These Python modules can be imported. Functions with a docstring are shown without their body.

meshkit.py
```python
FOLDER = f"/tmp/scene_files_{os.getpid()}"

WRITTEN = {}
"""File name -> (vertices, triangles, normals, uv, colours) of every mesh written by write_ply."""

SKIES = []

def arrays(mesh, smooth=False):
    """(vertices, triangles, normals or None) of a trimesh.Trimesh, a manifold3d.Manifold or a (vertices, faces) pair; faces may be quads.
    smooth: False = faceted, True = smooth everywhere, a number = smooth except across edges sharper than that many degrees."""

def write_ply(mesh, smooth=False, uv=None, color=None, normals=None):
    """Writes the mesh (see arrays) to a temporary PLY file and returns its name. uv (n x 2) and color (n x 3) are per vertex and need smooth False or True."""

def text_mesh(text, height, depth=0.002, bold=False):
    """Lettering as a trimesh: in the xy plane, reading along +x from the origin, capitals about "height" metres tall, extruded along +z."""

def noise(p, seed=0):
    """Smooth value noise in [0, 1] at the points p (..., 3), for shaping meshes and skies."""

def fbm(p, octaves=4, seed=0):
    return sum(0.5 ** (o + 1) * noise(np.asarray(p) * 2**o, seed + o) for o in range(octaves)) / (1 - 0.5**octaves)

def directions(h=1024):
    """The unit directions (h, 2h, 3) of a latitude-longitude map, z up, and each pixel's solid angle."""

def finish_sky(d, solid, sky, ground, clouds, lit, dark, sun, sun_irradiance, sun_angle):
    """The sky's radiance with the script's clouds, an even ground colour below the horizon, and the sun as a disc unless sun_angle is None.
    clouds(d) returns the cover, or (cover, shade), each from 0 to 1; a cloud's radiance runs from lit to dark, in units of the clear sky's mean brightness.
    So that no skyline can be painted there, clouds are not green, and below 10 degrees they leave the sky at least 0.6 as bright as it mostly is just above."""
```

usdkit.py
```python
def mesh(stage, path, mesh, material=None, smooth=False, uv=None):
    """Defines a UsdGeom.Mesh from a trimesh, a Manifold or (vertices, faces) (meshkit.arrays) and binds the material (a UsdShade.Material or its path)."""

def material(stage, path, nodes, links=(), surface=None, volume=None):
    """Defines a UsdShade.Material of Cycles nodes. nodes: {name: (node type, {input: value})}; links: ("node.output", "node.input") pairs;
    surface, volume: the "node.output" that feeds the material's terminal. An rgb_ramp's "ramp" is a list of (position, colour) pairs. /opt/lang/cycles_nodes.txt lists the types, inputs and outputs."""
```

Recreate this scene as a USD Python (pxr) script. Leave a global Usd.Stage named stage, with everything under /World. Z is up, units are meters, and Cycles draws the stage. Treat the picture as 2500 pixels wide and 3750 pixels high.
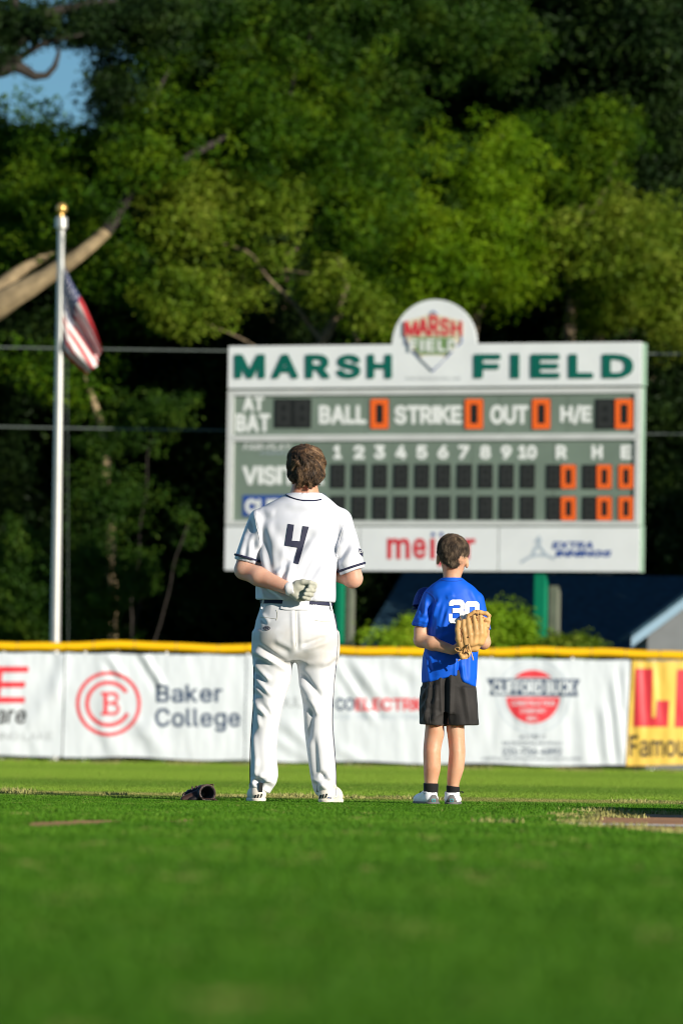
import math, numpy as np, trimesh, usdkit, meshkit
from pxr import Usd, UsdGeom, UsdLux, UsdShade, Gf, Sdf, Vt
from scipy.interpolate import PchipInterpolator
from scipy.spatial import cKDTree
from scipy import sparse
from shapely.geometry import Polygon, Point, LineString, box as sbox
from shapely.ops import unary_union
from shapely import affinity

stage = Usd.Stage.CreateInMemory()
UsdGeom.SetStageUpAxis(stage, 'Z'); UsdGeom.SetStageMetersPerUnit(stage, 1.0)
W = UsdGeom.Xform.Define(stage, '/World')
UsdGeom.Scope.Define(stage, '/World/Looks')

# ------------------------------------------------------------------ camera, sky, sun, exposure
FPX, CAMH, HORIZON, ROLL = 20833.0, 0.255, 2765.0, math.radians(0.9)   # a 200 mm lens on a 24 x 36 portrait frame
EXPOSURE, SUN_I, SKY_I = 0.50, 1.25, 0.053
SUN_EL, SUN_SIDE = math.radians(17), math.radians(46)                      # sun low behind the camera, to its right
DP = 29.9                                                                   # distance of the two people
pitch = math.atan((HORIZON - 1875) / FPX)
EYE = np.array([0, 0, CAMH])
FWD = np.array([0, math.cos(pitch), math.sin(pitch)])
_r0, _u0 = np.array([1., 0, 0]), np.array([0, -math.sin(pitch), math.cos(pitch)])
RIGHT = math.cos(ROLL) * _r0 + math.sin(ROLL) * _u0
UP = -math.sin(ROLL) * _r0 + math.cos(ROLL) * _u0
cam = UsdGeom.Camera.Define(stage, '/World/camera')
m = np.eye(4); m[0, :3], m[1, :3], m[2, :3], m[3, :3] = RIGHT, UP, -FWD, EYE
cam.AddTransformOp().Set(Gf.Matrix4d(*m.ravel().tolist()))
cam.CreateFocalLengthAttr(200.0); cam.CreateHorizontalApertureAttr(24.0); cam.CreateVerticalApertureAttr(36.0)
cam.CreateFStopAttr(4.8); cam.CreateFocusDistanceAttr(DP - 0.1); cam.CreateExposureAttr(EXPOSURE)
sun_dir = np.array([math.sin(SUN_SIDE) * math.cos(SUN_EL), -math.cos(SUN_SIDE) * math.cos(SUN_EL), math.sin(SUN_EL)])  # towards the sun
usdkit.material(stage, '/World/Looks/sky_light', {
    'sky': ('sky_texture', {'sky_type': 'single_scattering', 'sun_disc': False, 'sun_elevation': SUN_EL, 'sun_rotation': math.atan2(sun_dir[0], sun_dir[1]), 'air_density': 1.0, 'aerosol_density': 0.3}),
    'tint': ('mix_color', {'blend_type': 'multiply', 'fac': 1.0, 'b': (.53, .87, 1.17), 'use_clamp': False}), 'bg': ('background_shader', {'strength': SKY_I})}, [('sky.color', 'tint.a'), ('tint.result', 'bg.color')], surface='bg.background')
dome = UsdLux.DomeLight.Define(stage, '/World/sky')
UsdShade.MaterialBindingAPI.Apply(dome.GetPrim()).Bind(UsdShade.Material.Get(stage, '/World/Looks/sky_light'))
sun = UsdLux.DistantLight.Define(stage, '/World/sun')
sun.CreateIntensityAttr(SUN_I); sun.CreateAngleAttr(0.5); sun.CreateColorAttr(Gf.Vec3f(1.0, 0.93, 0.80)); sun.CreateNormalizeAttr(True)
_z = sun_dir; _x = np.cross([0, 0, 1.], _z); _x /= np.linalg.norm(_x); _y = np.cross(_z, _x)
m = np.eye(4); m[0, :3], m[1, :3], m[2, :3] = _x, _y, _z
sun.AddTransformOp().Set(Gf.Matrix4d(*m.ravel().tolist()))

# ------------------------------------------------------------------ helpers
def ray(px, py):
    px, py = np.asarray(px, float), np.asarray(py, float)
    return FWD + ((px - 1250) / FPX)[..., None] * RIGHT + ((1875 - py) / FPX)[..., None] * UP
def P(px, py, Y):                      # the world point at depth Y seen at a spot of the photograph
    d = ray(px, py); return EYE + d * (np.asarray(Y, float) / d[..., 1])[..., None]
def G(px, py):                         # the ground point seen there
    d = ray(px, py); return EYE + d * (-CAMH / d[..., 2])[..., None]
def px_size(Y): return Y / FPX

_names = {}
def numbered(path):
    n = _names.get(path, -1) + 1; _names[path] = n
    return path if n == 0 else f'{path}_{n:03d}'
def path_of(parent): return '/World' if parent is None else str(parent.GetPath())
def tag(prim, label=None, cat=None, group=None, kind=None):
    for k, v in (('label', label), ('category', cat), ('group', group), ('kind', kind)):
        if v: prim.SetCustomDataByKey(k, v)
    return prim
def thing(name, label, cat, loc=(0, 0, 0), group=None, rotz=0.0, kind=None):
    x = UsdGeom.Xform.Define(stage, numbered('/World/' + name))
    x.AddTranslateOp().Set(Gf.Vec3d(*map(float, loc)))
    if rotz: x.AddRotateZOp().Set(math.degrees(rotz))
    o = x.GetPrim(); o.SetCustomDataByKey('_', '') if False else None
    return tag(o, label, cat, group, kind)
def origin(prim):
    t = np.zeros(3); p = prim
    while p and str(p.GetPath()) not in ('/', '/World'):
        a = p.GetAttribute('xformOp:translate')
        if a and a.Get() is not None: t += np.array(a.Get())
        p = p.GetParent()
    return t
def part(name, msh, mat, parent=None, smooth=35, world=True, kind=None, label=None):
    """One Mesh prim. world: the vertices are in world coordinates and are moved into the parent's frame."""
    v, f, n = meshkit.arrays(msh, smooth)
    if world and parent is not None: v = v - origin(parent)
    o = usdkit.mesh(stage, numbered(path_of(parent) + '/' + name), (v, f), mat, smooth=False)
    if n is not None:
        o.CreateNormalsAttr(Vt.Vec3fArray.FromNumpy(n.astype(np.float32))); o.SetNormalsInterpolation('vertex')
    return tag(o.GetPrim(), label=label, kind=kind)
def struct(name, msh, mat, kind='structure', smooth=False): return part(name, msh, mat, None, smooth, kind=kind)

def quads(nu, nv):
    i, j = np.meshgrid(np.arange(nu - 1), np.arange(nv - 1), indexing='ij'); a = i * nv + j
    q = np.stack([a, a + nv, a + nv + 1, a + 1], -1).reshape(-1, 4)
    return np.vstack([q[:, [0, 1, 2]], q[:, [0, 2, 3]]])
def box8(c):                            # box from 8 corners: 4 front (anticlockwise from lower left as seen), 4 back
    f = [[0,1,2],[0,2,3],[5,4,7],[5,7,6],[4,0,3],[4,3,7],[1,5,6],[1,6,2],[3,2,6],[3,6,7],[4,5,1],[4,1,0]]
    return trimesh.Trimesh(np.asarray(c, float).reshape(-1, 3), f, process=False)
def tube(pts, r, sides=8, cap=True):
    p = np.asarray(pts, float); r = np.broadcast_to(r, (len(p),)).astype(float)
    t = np.gradient(p, axis=0); t /= np.linalg.norm(t, axis=1, keepdims=True) + 1e-12
    ref = np.array([0, 0, 1.]) if abs(t[:, 2]).mean() < .8 else np.array([1., 0, 0])
    a = np.cross(t, ref); a /= np.linalg.norm(a, axis=1, keepdims=True) + 1e-12; b = np.cross(t, a)
    an = np.arange(sides) * 2 * np.pi / sides
    v = (p[:, None] + r[:, None, None] * (np.cos(an)[None, :, None] * a[:, None] + np.sin(an)[None, :, None] * b[:, None])).reshape(-1, 3)
    i, j = np.meshgrid(np.arange(len(p) - 1), np.arange(sides), indexing='ij')
    q = np.stack([i * sides + j, i * sides + (j + 1) % sides, (i + 1) * sides + (j + 1) % sides, (i + 1) * sides + j], -1).reshape(-1, 4)
    f = [np.vstack([q[:, [0, 2, 1]], q[:, [0, 3, 2]]])]
    if cap:
        n = len(v); v = np.vstack([v, p[0], p[-1]]); k = np.arange(sides); e = (len(p) - 1) * sides
        f += [np.stack([np.full(sides, n), k, (k + 1) % sides], 1), np.stack([np.full(sides, n + 1), e + (k + 1) % sides, e + k], 1)]
    return trimesh.Trimesh(v, np.vstack(f), process=False)
def curve(pts, n=16):                   # smooth polyline through points
    p = np.asarray(pts, float); t = np.r_[0, np.cumsum(np.linalg.norm(np.diff(p, axis=0), axis=1))]
    return PchipInterpolator(t, p)(np.linspace(0, t[-1], n))
def join(ms): return trimesh.util.concatenate([x for x in ms if x is not None])

# ------------------------------------------------------------------ materials
def mat(name, col, rough=0.6, var=0.15, scale=8.0, bump=0.0, bscale=60.0, spec=0.4, **extra):
    lo, hi = np.array(col) * (1 - var), np.minimum(np.array(col) * (1 + var), 1)
    nodes = {'g': ('geometry', {}), 'n': ('noise_texture', {'scale': scale, 'detail': 4}),
             'r': ('rgb_ramp', {'ramp': [(0.3, tuple(lo)), (0.7, tuple(hi))]}),
             'p': ('principled_bsdf', {'roughness': rough, 'specular_ior_level': spec, **extra})}
    links = [('g.position', 'n.vector'), ('n.fac', 'r.fac'), ('r.color', 'p.base_color')]
    if bump:
        nodes['bn'] = ('noise_texture', {'scale': bscale, 'detail': 3}); nodes['b'] = ('bump', {'strength': bump, 'distance': 0.01})
        links += [('g.position', 'bn.vector'), ('bn.fac', 'b.height'), ('b.normal', 'p.normal')]
    return usdkit.material(stage, '/World/Looks/' + name, nodes, links, surface='p.BSDF')
def leaf_mat(name, a, b, c, trans=0.35):
    return usdkit.material(stage, '/World/Looks/' + name, {
        'g': ('geometry', {}), 'n': ('noise_texture', {'scale': 0.8, 'detail': 3}), 'n2': ('noise_texture', {'scale': 9.0, 'detail': 1}),
        'mx': ('math', {'math_type': 'multiply_add', 'value2': 0.75}), 'half': ('math', {'math_type': 'multiply_add', 'value2': 0.6, 'value3': -.175}),
        'r': ('rgb_ramp', {'ramp': [(0.30, a), (0.5, b), (0.72, c)]}),
        'p': ('principled_bsdf', {'roughness': .55, 'specular_ior_level': .12}), 't': ('translucent_bsdf', {}),
        'hs': ('hsv', {'hue': 0.485, 'saturation': 1.1, 'value': 1.25}), 'm': ('mix_closure', {'fac': trans})},
        [('g.position', 'n.vector'), ('g.position', 'n2.vector'), ('n2.fac', 'half.value1'), ('n.fac', 'mx.value1'), ('half.value', 'mx.value3'), ('mx.value', 'r.fac'),
         ('r.color', 'p.base_color'), ('r.color', 'hs.color'), ('hs.color', 't.color'), ('p.BSDF', 'm.closure1'), ('t.BSDF', 'm.closure2')], surface='m.closure')

M = {}
M['white_panel'] = mat('white_panel', (.76, .775, .79), .45, .04, 1.5)
M['frame_white'] = mat('frame_white', (.58, .59, .585), .5, .06, 2)
M['board_green'] = mat('board_green', (.165, .215, .175), .6, .10, 1.2)
M['board_side'] = mat('board_side', (.22, .33, .25), .5, .1, 3)
M['letter_green'] = mat('letter_green', (.0, .115, .085), .5, .06, 3)
M['letter_white'] = mat('letter_white', (.78, .79, .78), .5, .03, 3)
M['digit_black'] = mat('digit_black', (.008, .010, .010), .7, .2, 10)
M['digit_dim'] = mat('digit_dim', (.022, .024, .024), .7, .2, 10)
M['red_print'] = mat('red_print', (.62, .035, .05), .5, .08, 3)
M['navy_print'] = mat('navy_print', (.02, .045, .10), .5, .1, 3)
M['blue_print'] = mat('blue_print', (.02, .07, .30), .5, .08, 3)
M['pale_blue_print'] = mat('pale_blue_print', (.42, .48, .55), .5, .06, 3)
M['black_print'] = mat('black_print', (.02, .02, .02), .5, .1, 3)
M['grey_print'] = mat('grey_print', (.38, .40, .42), .5, .1, 3)
M['cream_print'] = mat('cream_print', (.66, .58, .42), .5, .06, 3)
M['grass_print'] = mat('grass_print', (.17, .28, .11), .5, .06, 3)
M['tan_print'] = mat('tan_print', (.55, .36, .15), .5, .06, 3)
M['lamp_orange'] = usdkit.material(stage, '/World/Looks/lamp_orange', {'p': ('principled_bsdf', {'base_color': (.42, .06, .006), 'roughness': .5, 'emission_color': (1.0, .15, .010), 'emission_strength': .42})}, [], surface='p.BSDF')
M['post_green'] = mat('post_green', (.0, .17, .085), .45, .08, 2)
M['post_tan'] = mat('post_tan', (.13, .14, .105), .6, .12, 3)
M['yellow_plastic'] = mat('yellow_plastic', (.78, .43, .0), .42, .05, 1.5)
M['vinyl'] = mat('vinyl', (.56, .59, .63), .42, .03, 1.2, .03, 5)
M['vinyl_yellow'] = mat('vinyl_yellow', (.72, .47, .085), .42, .05, 1.2, .03, 5)
M['chain_link'] = mat('chain_link', (.06, .065, .06), .5, .1, 5)
M['aluminium'] = mat('aluminium', (.50, .49, .47), .38, .06, 3, metallic=.55)
M['gold'] = mat('gold', (.78, .48, .14), .3, .08, 5, metallic=.7)
M['flag_white'] = mat('flag_white', (.76, .74, .72), .7, .05, 3)
M['flag_red'] = mat('flag_red', (.40, .014, .022), .7, .08, 3)
M['flag_blue'] = mat('flag_blue', (.016, .026, .115), .7, .1, 3)
M['bark'] = mat('bark', (.17, .125, .080), .85, .35, 5, .8, 14)
M['bark_pale'] = mat('bark_pale', (.30, .22, .125), .85, .3, 4, .8, 14)
M['wire'] = mat('wire', (.10, .12, .11), .6, .1, 4)
M['shingle'] = mat('shingle', (.020, .058, .088), .8, .3, 6, .5, 25)
M['fascia'] = mat('fascia', (.24, .36, .47), .6, .06, 3)
M['siding'] = mat('siding', (.16, .17, .18), .6, .08, 3)
M['stone'] = mat('stone', (.10, .10, .105), .8, .2, 6, .4, 12)
M['leaf_oak'] = leaf_mat('leaf_oak', (.012, .038, .002), (.036, .096, .003), (.13, .205, .006))
M['leaf_dark'] = leaf_mat('leaf_dark', (.006, .016, .005), (.012, .030, .006), (.036, .066, .009), .2)  # shade of the wood put into the leaf colour
M['leaf_bright'] = leaf_mat('leaf_bright', (.050, .130, .002), (.115, .215, .004), (.22, .31, .012), .35)
M['leaf_olive'] = leaf_mat('leaf_olive', (.055, .115, .006), (.125, .190, .012), (.24, .275, .035), .35)
M['leaf_shrub'] = leaf_mat('leaf_shrub', (.10, .22, .008), (.20, .34, .014), (.30, .40, .03), .4)
M['bark_shaded'] = mat('bark_shaded', (.030, .024, .020), .9, .3, 5, .6, 14)  # darker copy of the bark, shade of the boughs put into the colour
M['chalk'] = mat('chalk', (.72, .68, .64), .9, .15, 20)

# ------------------------------------------------------------------ the ground
def grass_col(name, dark, mid, light, dry):
    """Blade colour: lighter and darker mown bands across the field, clumps, and dry patches; a worn straw-coloured band behind the players; near shade painted in."""
    return usdkit.material(stage, '/World/Looks/' + name, {
        'g': ('geometry', {}), 's': ('separate_xyz', {}),
        'n': ('noise_texture', {'scale': 2.2, 'detail': 4, 'roughness': .65}), 'fine': ('noise_texture', {'scale': 28.0, 'detail': 2}),
        'st': ('mapping', {'scale': (.10, .45, 1)}), 'band': ('noise_texture', {'scale': 1.0, 'detail': 2}),
        'a': ('math', {'math_type': 'multiply_add', 'value2': .38}), 'b': ('math', {'math_type': 'multiply_add', 'value2': .46}), 'c': ('math', {'math_type': 'multiply_add', 'value2': .36, 'value3': -.10}),
        'r': ('rgb_ramp', {'ramp': [(.30, dark), (.52, mid), (.76, light)]}),
        'd0': ('math', {'math_type': 'subtract', 'value2': 32.6}), 'd1': ('math', {'math_type': 'absolute'}), 'd2': ('map_range', {'from_min': .4, 'from_max': 2.2, 'to_min': .85, 'to_max': 0, 'clamp': True}),
        'dn': ('map_range', {'from_min': .36, 'from_max': .56, 'to_min': .25, 'to_max': 1, 'clamp': True}), 'dm': ('math', {'math_type': 'multiply', 'use_clamp': True}),
        'pn': ('noise_texture', {'scale': 5.5, 'detail': 2}), 'pr': ('map_range', {'from_min': .63, 'from_max': .74, 'to_min': 0, 'to_max': .75, 'clamp': True}), 'da': ('math', {'math_type': 'maximum', 'use_clamp': True}),
        'near_shade': ('map_range', {'from_min': 5.5, 'from_max': 20.0, 'to_min': .62, 'to_max': 0, 'clamp': True}), 'deep': ('mix_color', {'b': (.030, .104, .004)}),  # nearest grass darkened: lens vignette and shade put into the blade colour
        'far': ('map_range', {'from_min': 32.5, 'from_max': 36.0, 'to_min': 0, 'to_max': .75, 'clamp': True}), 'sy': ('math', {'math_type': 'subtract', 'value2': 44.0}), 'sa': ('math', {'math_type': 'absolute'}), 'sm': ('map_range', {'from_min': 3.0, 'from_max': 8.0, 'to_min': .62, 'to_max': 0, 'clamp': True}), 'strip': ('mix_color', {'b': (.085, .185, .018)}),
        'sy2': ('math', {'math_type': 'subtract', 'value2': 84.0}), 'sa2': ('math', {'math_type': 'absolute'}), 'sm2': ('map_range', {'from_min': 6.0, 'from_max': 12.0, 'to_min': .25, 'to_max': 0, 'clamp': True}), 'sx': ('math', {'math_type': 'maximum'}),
        'out': ('mix_color', {'b': (.29, .42, .050)}),
        'mx': ('mix_color', {'b': dry}),
        'p': ('principled_bsdf', {'roughness': .6, 'specular_ior_level': .15}), 't': ('translucent_bsdf', {}), 'm': ('mix_closure', {'fac': .35})},
        [('g.position', 's.vector'), ('g.position', 'n.vector'), ('g.position', 'fine.vector'), ('g.position', 'st.vector'), ('st.vector', 'band.vector'), ('g.position', 'pn.vector'),
         ('fine.fac', 'c.value1'), ('n.fac', 'b.value1'), ('c.value', 'b.value3'), ('band.fac', 'a.value1'), ('b.value', 'a.value3'), ('a.value', 'r.fac'),
         ('s.y', 'd0.value1'), ('d0.value', 'd1.value1'), ('d1.value', 'd2.value'), ('n.fac', 'dn.value'), ('d2.result', 'dm.value1'), ('dn.result', 'dm.value2'),
         ('pn.fac', 'pr.value'), ('dm.value', 'da.value1'), ('pr.result', 'da.value2'), ('da.value', 'mx.fac'),
         ('s.y', 'far.value'), ('far.result', 'out.fac'), ('s.y', 'near_shade.value'), ('near_shade.result', 'deep.fac'), ('r.color', 'deep.a'), ('deep.result', 'out.a'), ('s.y', 'sy.value1'), ('sy.value', 'sa.value1'), ('sa.value', 'sm.value'), ('s.y', 'sy2.value1'), ('sy2.value', 'sa2.value1'), ('sa2.value', 'sm2.value'), ('sm.result', 'sx.value1'), ('sm2.result', 'sx.value2'), ('sx.value', 'strip.fac'), ('out.result', 'strip.a'), ('strip.result', 'mx.a'), ('mx.result', 'p.base_color'), ('mx.result', 't.color'), ('p.BSDF', 'm.closure1'), ('t.BSDF', 'm.closure2')], surface='m.closure')
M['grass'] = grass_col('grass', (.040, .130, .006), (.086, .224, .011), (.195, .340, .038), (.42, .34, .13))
M['dry_grass'] = mat('dry_grass', (.26, .25, .075), .7, .35, 20)
M['turf'] = mat('turf', (.07, .13, .02), .9, .35, 3, .6, 40)
M['dirt'] = mat('dirt', (.42, .20, .085), .95, .25, 4, .8, 45)

M['leaf_shade'] = leaf_mat('leaf_shade', (.010, .032, .003), (.022, .060, .005), (.075, .125, .010), .3)  # shaded copy of the leaves, the shade is in its colour
def sheet(poly, z): 
    v, f = trimesh.creation.triangulate_polygon(poly, engine='earcut')
    return trimesh.Trimesh(np.c_[v, np.full(len(v), z)], f, process=False)
struct('ground', sheet(sbox(-400, -60, 400, 700), 0.0), M['turf'])
def gpoly(pts): return Polygon([tuple(G(*p)[:2]) for p in pts])
dirt_polys = [gpoly([(2010, 3016), (2120, 3004), (2150, 2984), (2500, 2987), (3300, 3000), (3300, 3110), (2500, 3068), (2200, 3040), (2060, 3032)]),
              gpoly([(30, 3030), (120, 3016), (300, 3010), (470, 3010), (485, 3020), (330, 3032), (200, 3040), (60, 3044)]),
              gpoly([(580, 3010), (660, 3005), (735, 3004), (750, 3014), (650, 3024), (590, 3026)])]
struct('infield_dirt', join([sheet(p.buffer(.06), 0.004) for p in dirt_polys]), M['dirt'])
c0, c1 = G(2035, 3022), G(2900, 3040)
dv = (c1 - c0)[:2] / np.linalg.norm((c1 - c0)[:2]); nv = np.array([-dv[1], dv[0]]) * .2
chalk = Polygon([c0[:2] + nv, c1[:2] + nv, c1[:2] - nv, c0[:2] - nv])
struct('chalk_line', sheet(chalk, 0.008), M['chalk'])
dirt_all = unary_union(dirt_polys)

# grass: blades in tiles, scattered over the field
rng = np.random.default_rng(7)
def blade_tile(size, n, seed, hmin=.007, hmax=.0165, w=.0027):
    r = np.random.default_rng(seed)
    x, y = (r.random((2, n)) - .5) * size
    hgt = r.uniform(hmin, hmax, n) * (0.7 + 0.6 * meshkit.noise(np.stack([x * 7, y * 7, np.full(n, seed)], -1)))
    az, lean, ww = r.uniform(0, 2 * np.pi, n), r.uniform(.1, .9, n), w * r.uniform(.7, 1.3, n)
    fa = r.uniform(0, 2 * np.pi, n)
    d, s = np.stack([np.cos(az), np.sin(az), 0 * az], 1), np.stack([np.cos(fa), np.sin(fa), 0 * fa], 1) * ww[:, None]
    b = np.stack([x, y, np.zeros(n)], 1); up = np.array([0, 0, 1.])
    mid = b + up * (hgt * .55)[:, None] + d * (hgt * lean * .22)[:, None]
    tip = b + up * (hgt * (1 - lean * .25))[:, None] + d * (hgt * lean * .75)[:, None]
    v = np.stack([b - s, b + s, mid + s * .85, mid - s * .85, tip], 1).reshape(-1, 3)
    k = np.arange(n)[:, None] * 5
    f = np.vstack([k + [0, 1, 2], k + [0, 2, 3], k + [3, 2, 4]])
    return trimesh.Trimesh(v, f, process=False)
gi = UsdGeom.PointInstancer.Define(stage, '/World/grass'); tag(gi.GetPrim(), 'short mown green grass of the ball field', 'grass', kind='stuff')
protos = []
for k in range(4):
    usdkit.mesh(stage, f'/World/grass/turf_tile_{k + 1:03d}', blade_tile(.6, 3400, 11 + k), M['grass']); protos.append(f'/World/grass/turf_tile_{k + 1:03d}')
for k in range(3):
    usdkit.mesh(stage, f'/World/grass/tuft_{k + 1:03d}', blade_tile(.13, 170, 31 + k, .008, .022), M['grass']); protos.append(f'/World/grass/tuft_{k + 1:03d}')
for k in range(2):
    usdkit.mesh(stage, f'/World/grass/dry_tuft_{k + 1:03d}', blade_tile(.14, 120, 41 + k, .012, .034), M['dry_grass']); protos.append(f'/World/grass/dry_tuft_{k + 1:03d}')
gp, gk, gs = [], [], []
y = 3.6
near_dirt = dirt_all.buffer(1.2); hold = dirt_all.buffer(.015)
import shapely
while y < 114.2:
    hw = y * .06 * (1.55 if y < 40 else 1.3) + .9
    xs = np.arange(-hw, hw, .56)
    for x in xs:
        if near_dirt.distance(Point(x, y)) < .45:
            for dx in np.arange(-.25, .3, .11):
                for dy in np.arange(-.25, .3, .11):
                    q = (x + dx + rng.uniform(-.03, .03), y + dy + rng.uniform(-.03, .03))
                    if not hold.contains(Point(*q)):
                        gp.append((*q, 0)); gk.append(4 + rng.integers(3)); gs.append(rng.uniform(.85, 1.15))
        else:
            gp.append((x + rng.uniform(-.05, .05), y + rng.uniform(-.05, .05), 0)); gk.append(rng.integers(4)); gs.append(rng.uniform(.95, 1.2))
    y += .56
for _ in range(260):                     # longer untrimmed tufts along the foot of the fence and round the edge of the dirt
    gp.append((rng.uniform(-8, 8), rng.uniform(112.8, 114.3), 0)); gk.append(4 + rng.integers(3)); gs.append(rng.uniform(2, 4))
for ln in [G(2135 - 6 * k, 2968 + .5 * k) for k in range(40)]:
    for _ in range(3): gp.append((ln[0] + rng.normal(0, .06), ln[1] + rng.normal(0, .25), 0)); gk.append(4 + rng.integers(3)); gs.append(rng.uniform(1.0, 1.7))
for pl in dirt_polys:                    # straw-coloured grass fringing the bare soil
    for q in np.linspace(0, pl.exterior.length, int(pl.exterior.length * 16)):
        e = pl.exterior.interpolate(q)
        if e.x < 2.3 and rng.random() < (.16 if e.x > .3 else .015):
            gp.append((e.x + rng.normal(0, .10), e.y + rng.normal(.05, .22), 0)); gk.append(7 + rng.integers(2)); gs.append(rng.uniform(.8, 1.5))
for _ in range(24): gp.append((rng.uniform(-2.4, 2.3), 32.5 + rng.normal(0, .7), 0)); gk.append(7 + rng.integers(2)); gs.append(rng.uniform(.8, 1.5))
for _ in range(200): gp.append((rng.uniform(-8, 8), rng.uniform(112.9, 113.5), 0)); gk.append(7 + rng.integers(2)); gs.append(rng.uniform(1.5, 3.2))
gp, gs = np.array(gp), np.array(gs); an = rng.uniform(0, 2 * np.pi, len(gp)); an = np.where(np.array(gk) < 4, np.round(an / (np.pi / 2)) * np.pi / 2, an)
gi.CreatePositionsAttr(Vt.Vec3fArray.FromNumpy(gp.astype(np.float32))); gi.CreateProtoIndicesAttr(Vt.IntArray([int(i) for i in gk]))
gi.CreateScalesAttr(Vt.Vec3fArray.FromNumpy(np.stack([gs, gs, gs * np.where((gp[:, 1] > 26.5) & (gp[:, 1] < 30.45), .50, 1.0)], 1).astype(np.float32)))
gi.CreateOrientationsAttr(Vt.QuathArray([Gf.Quath(float(math.cos(a / 2)), 0, 0, float(math.sin(a / 2))) for a in an]))
gi.CreatePrototypesRel().SetTargets([Sdf.Path(p) for p in protos])

# ------------------------------------------------------------------ lettering
def _char(ch, bold):
    if ch == 'I': return sbox(0, 0, .26 if bold else .15, 1.02)
    t = meshkit.text_mesh(ch, 1.0, 0.01, bold); keep = (t.vertices[:, 2] < .005)[t.faces].all(1)
    p = unary_union([Polygon(q).buffer(1e-5) for q in t.vertices[t.faces[keep]][:, :, :2]]); return affinity.translate(p, -p.bounds[0], 0)
_glyphs = {}
def text_px(text, x0, y0, x1, y1, bold=True, shear=0.0, fat=0.0, gap=.12):
    """The triangles of a word, flat, stretched over a box of the photograph: vertices (px, py). fat: strokes widened, in pixels."""
    x, out = 0.0, []
    for ch in text:
        if ch == ' ': x += .30; continue
        k = (ch, bold); g = _glyphs[k] = _glyphs.get(k) or _char(ch, bold)
        out.append(affinity.translate(g, x, 0)); x += g.bounds[2] + gap
    p = unary_union(out); a, b, c, d = p.bounds; f = fat
    p = affinity.affine_transform(p, [(x1 - x0 - 2 * f) / (c - a), 0, 0, -(y1 - y0 - 2 * f) / (d - b), x0 + f - a * (x1 - x0 - 2 * f) / (c - a), y1 - f + b * (y1 - y0 - 2 * f) / (d - b)])
    if f: p = p.buffer(f, join_style='mitre', mitre_limit=2)
    if shear: p = affinity.affine_transform(p, [1, -shear, 0, 1, shear * y1, 0])
    return poly_px(p)
def poly_px(poly):
    out = []
    for g in getattr(poly, 'geoms', [poly]):
        if g.area > 0: out.append(trimesh.creation.triangulate_polygon(g, engine='earcut'))
    n = np.cumsum([0] + [len(v) for v, f in out])
    return np.vstack([v for v, f in out]), np.vstack([f + k for (v, f), k in zip(out, n)])
def merge_px(items):
    n = np.cumsum([0] + [len(v) for v, f in items])
    return np.vstack([v for v, f in items]), np.vstack([f + k for (v, f), k in zip(items, n)])
def finer(vf, size):
    v, f = vf
    v3, f3 = trimesh.remesh.subdivide_to_size(np.c_[v, np.zeros(len(v))], f, size, max_iter=12)
    return v3[:, :2], f3
def toward(vf, map_fn):                  # triangles of the photograph's plane laid on a surface, wound to face the camera
    v, f = vf
    w = map_fn(v[:, 0], v[:, 1]); n = np.cross(w[f[:, 1]] - w[f[:, 0]], w[f[:, 2]] - w[f[:, 0]])
    f = np.where((n[:, 1] > 0)[:, None], f[:, ::-1], f)
    return trimesh.Trimesh(w, f, process=False)
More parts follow.
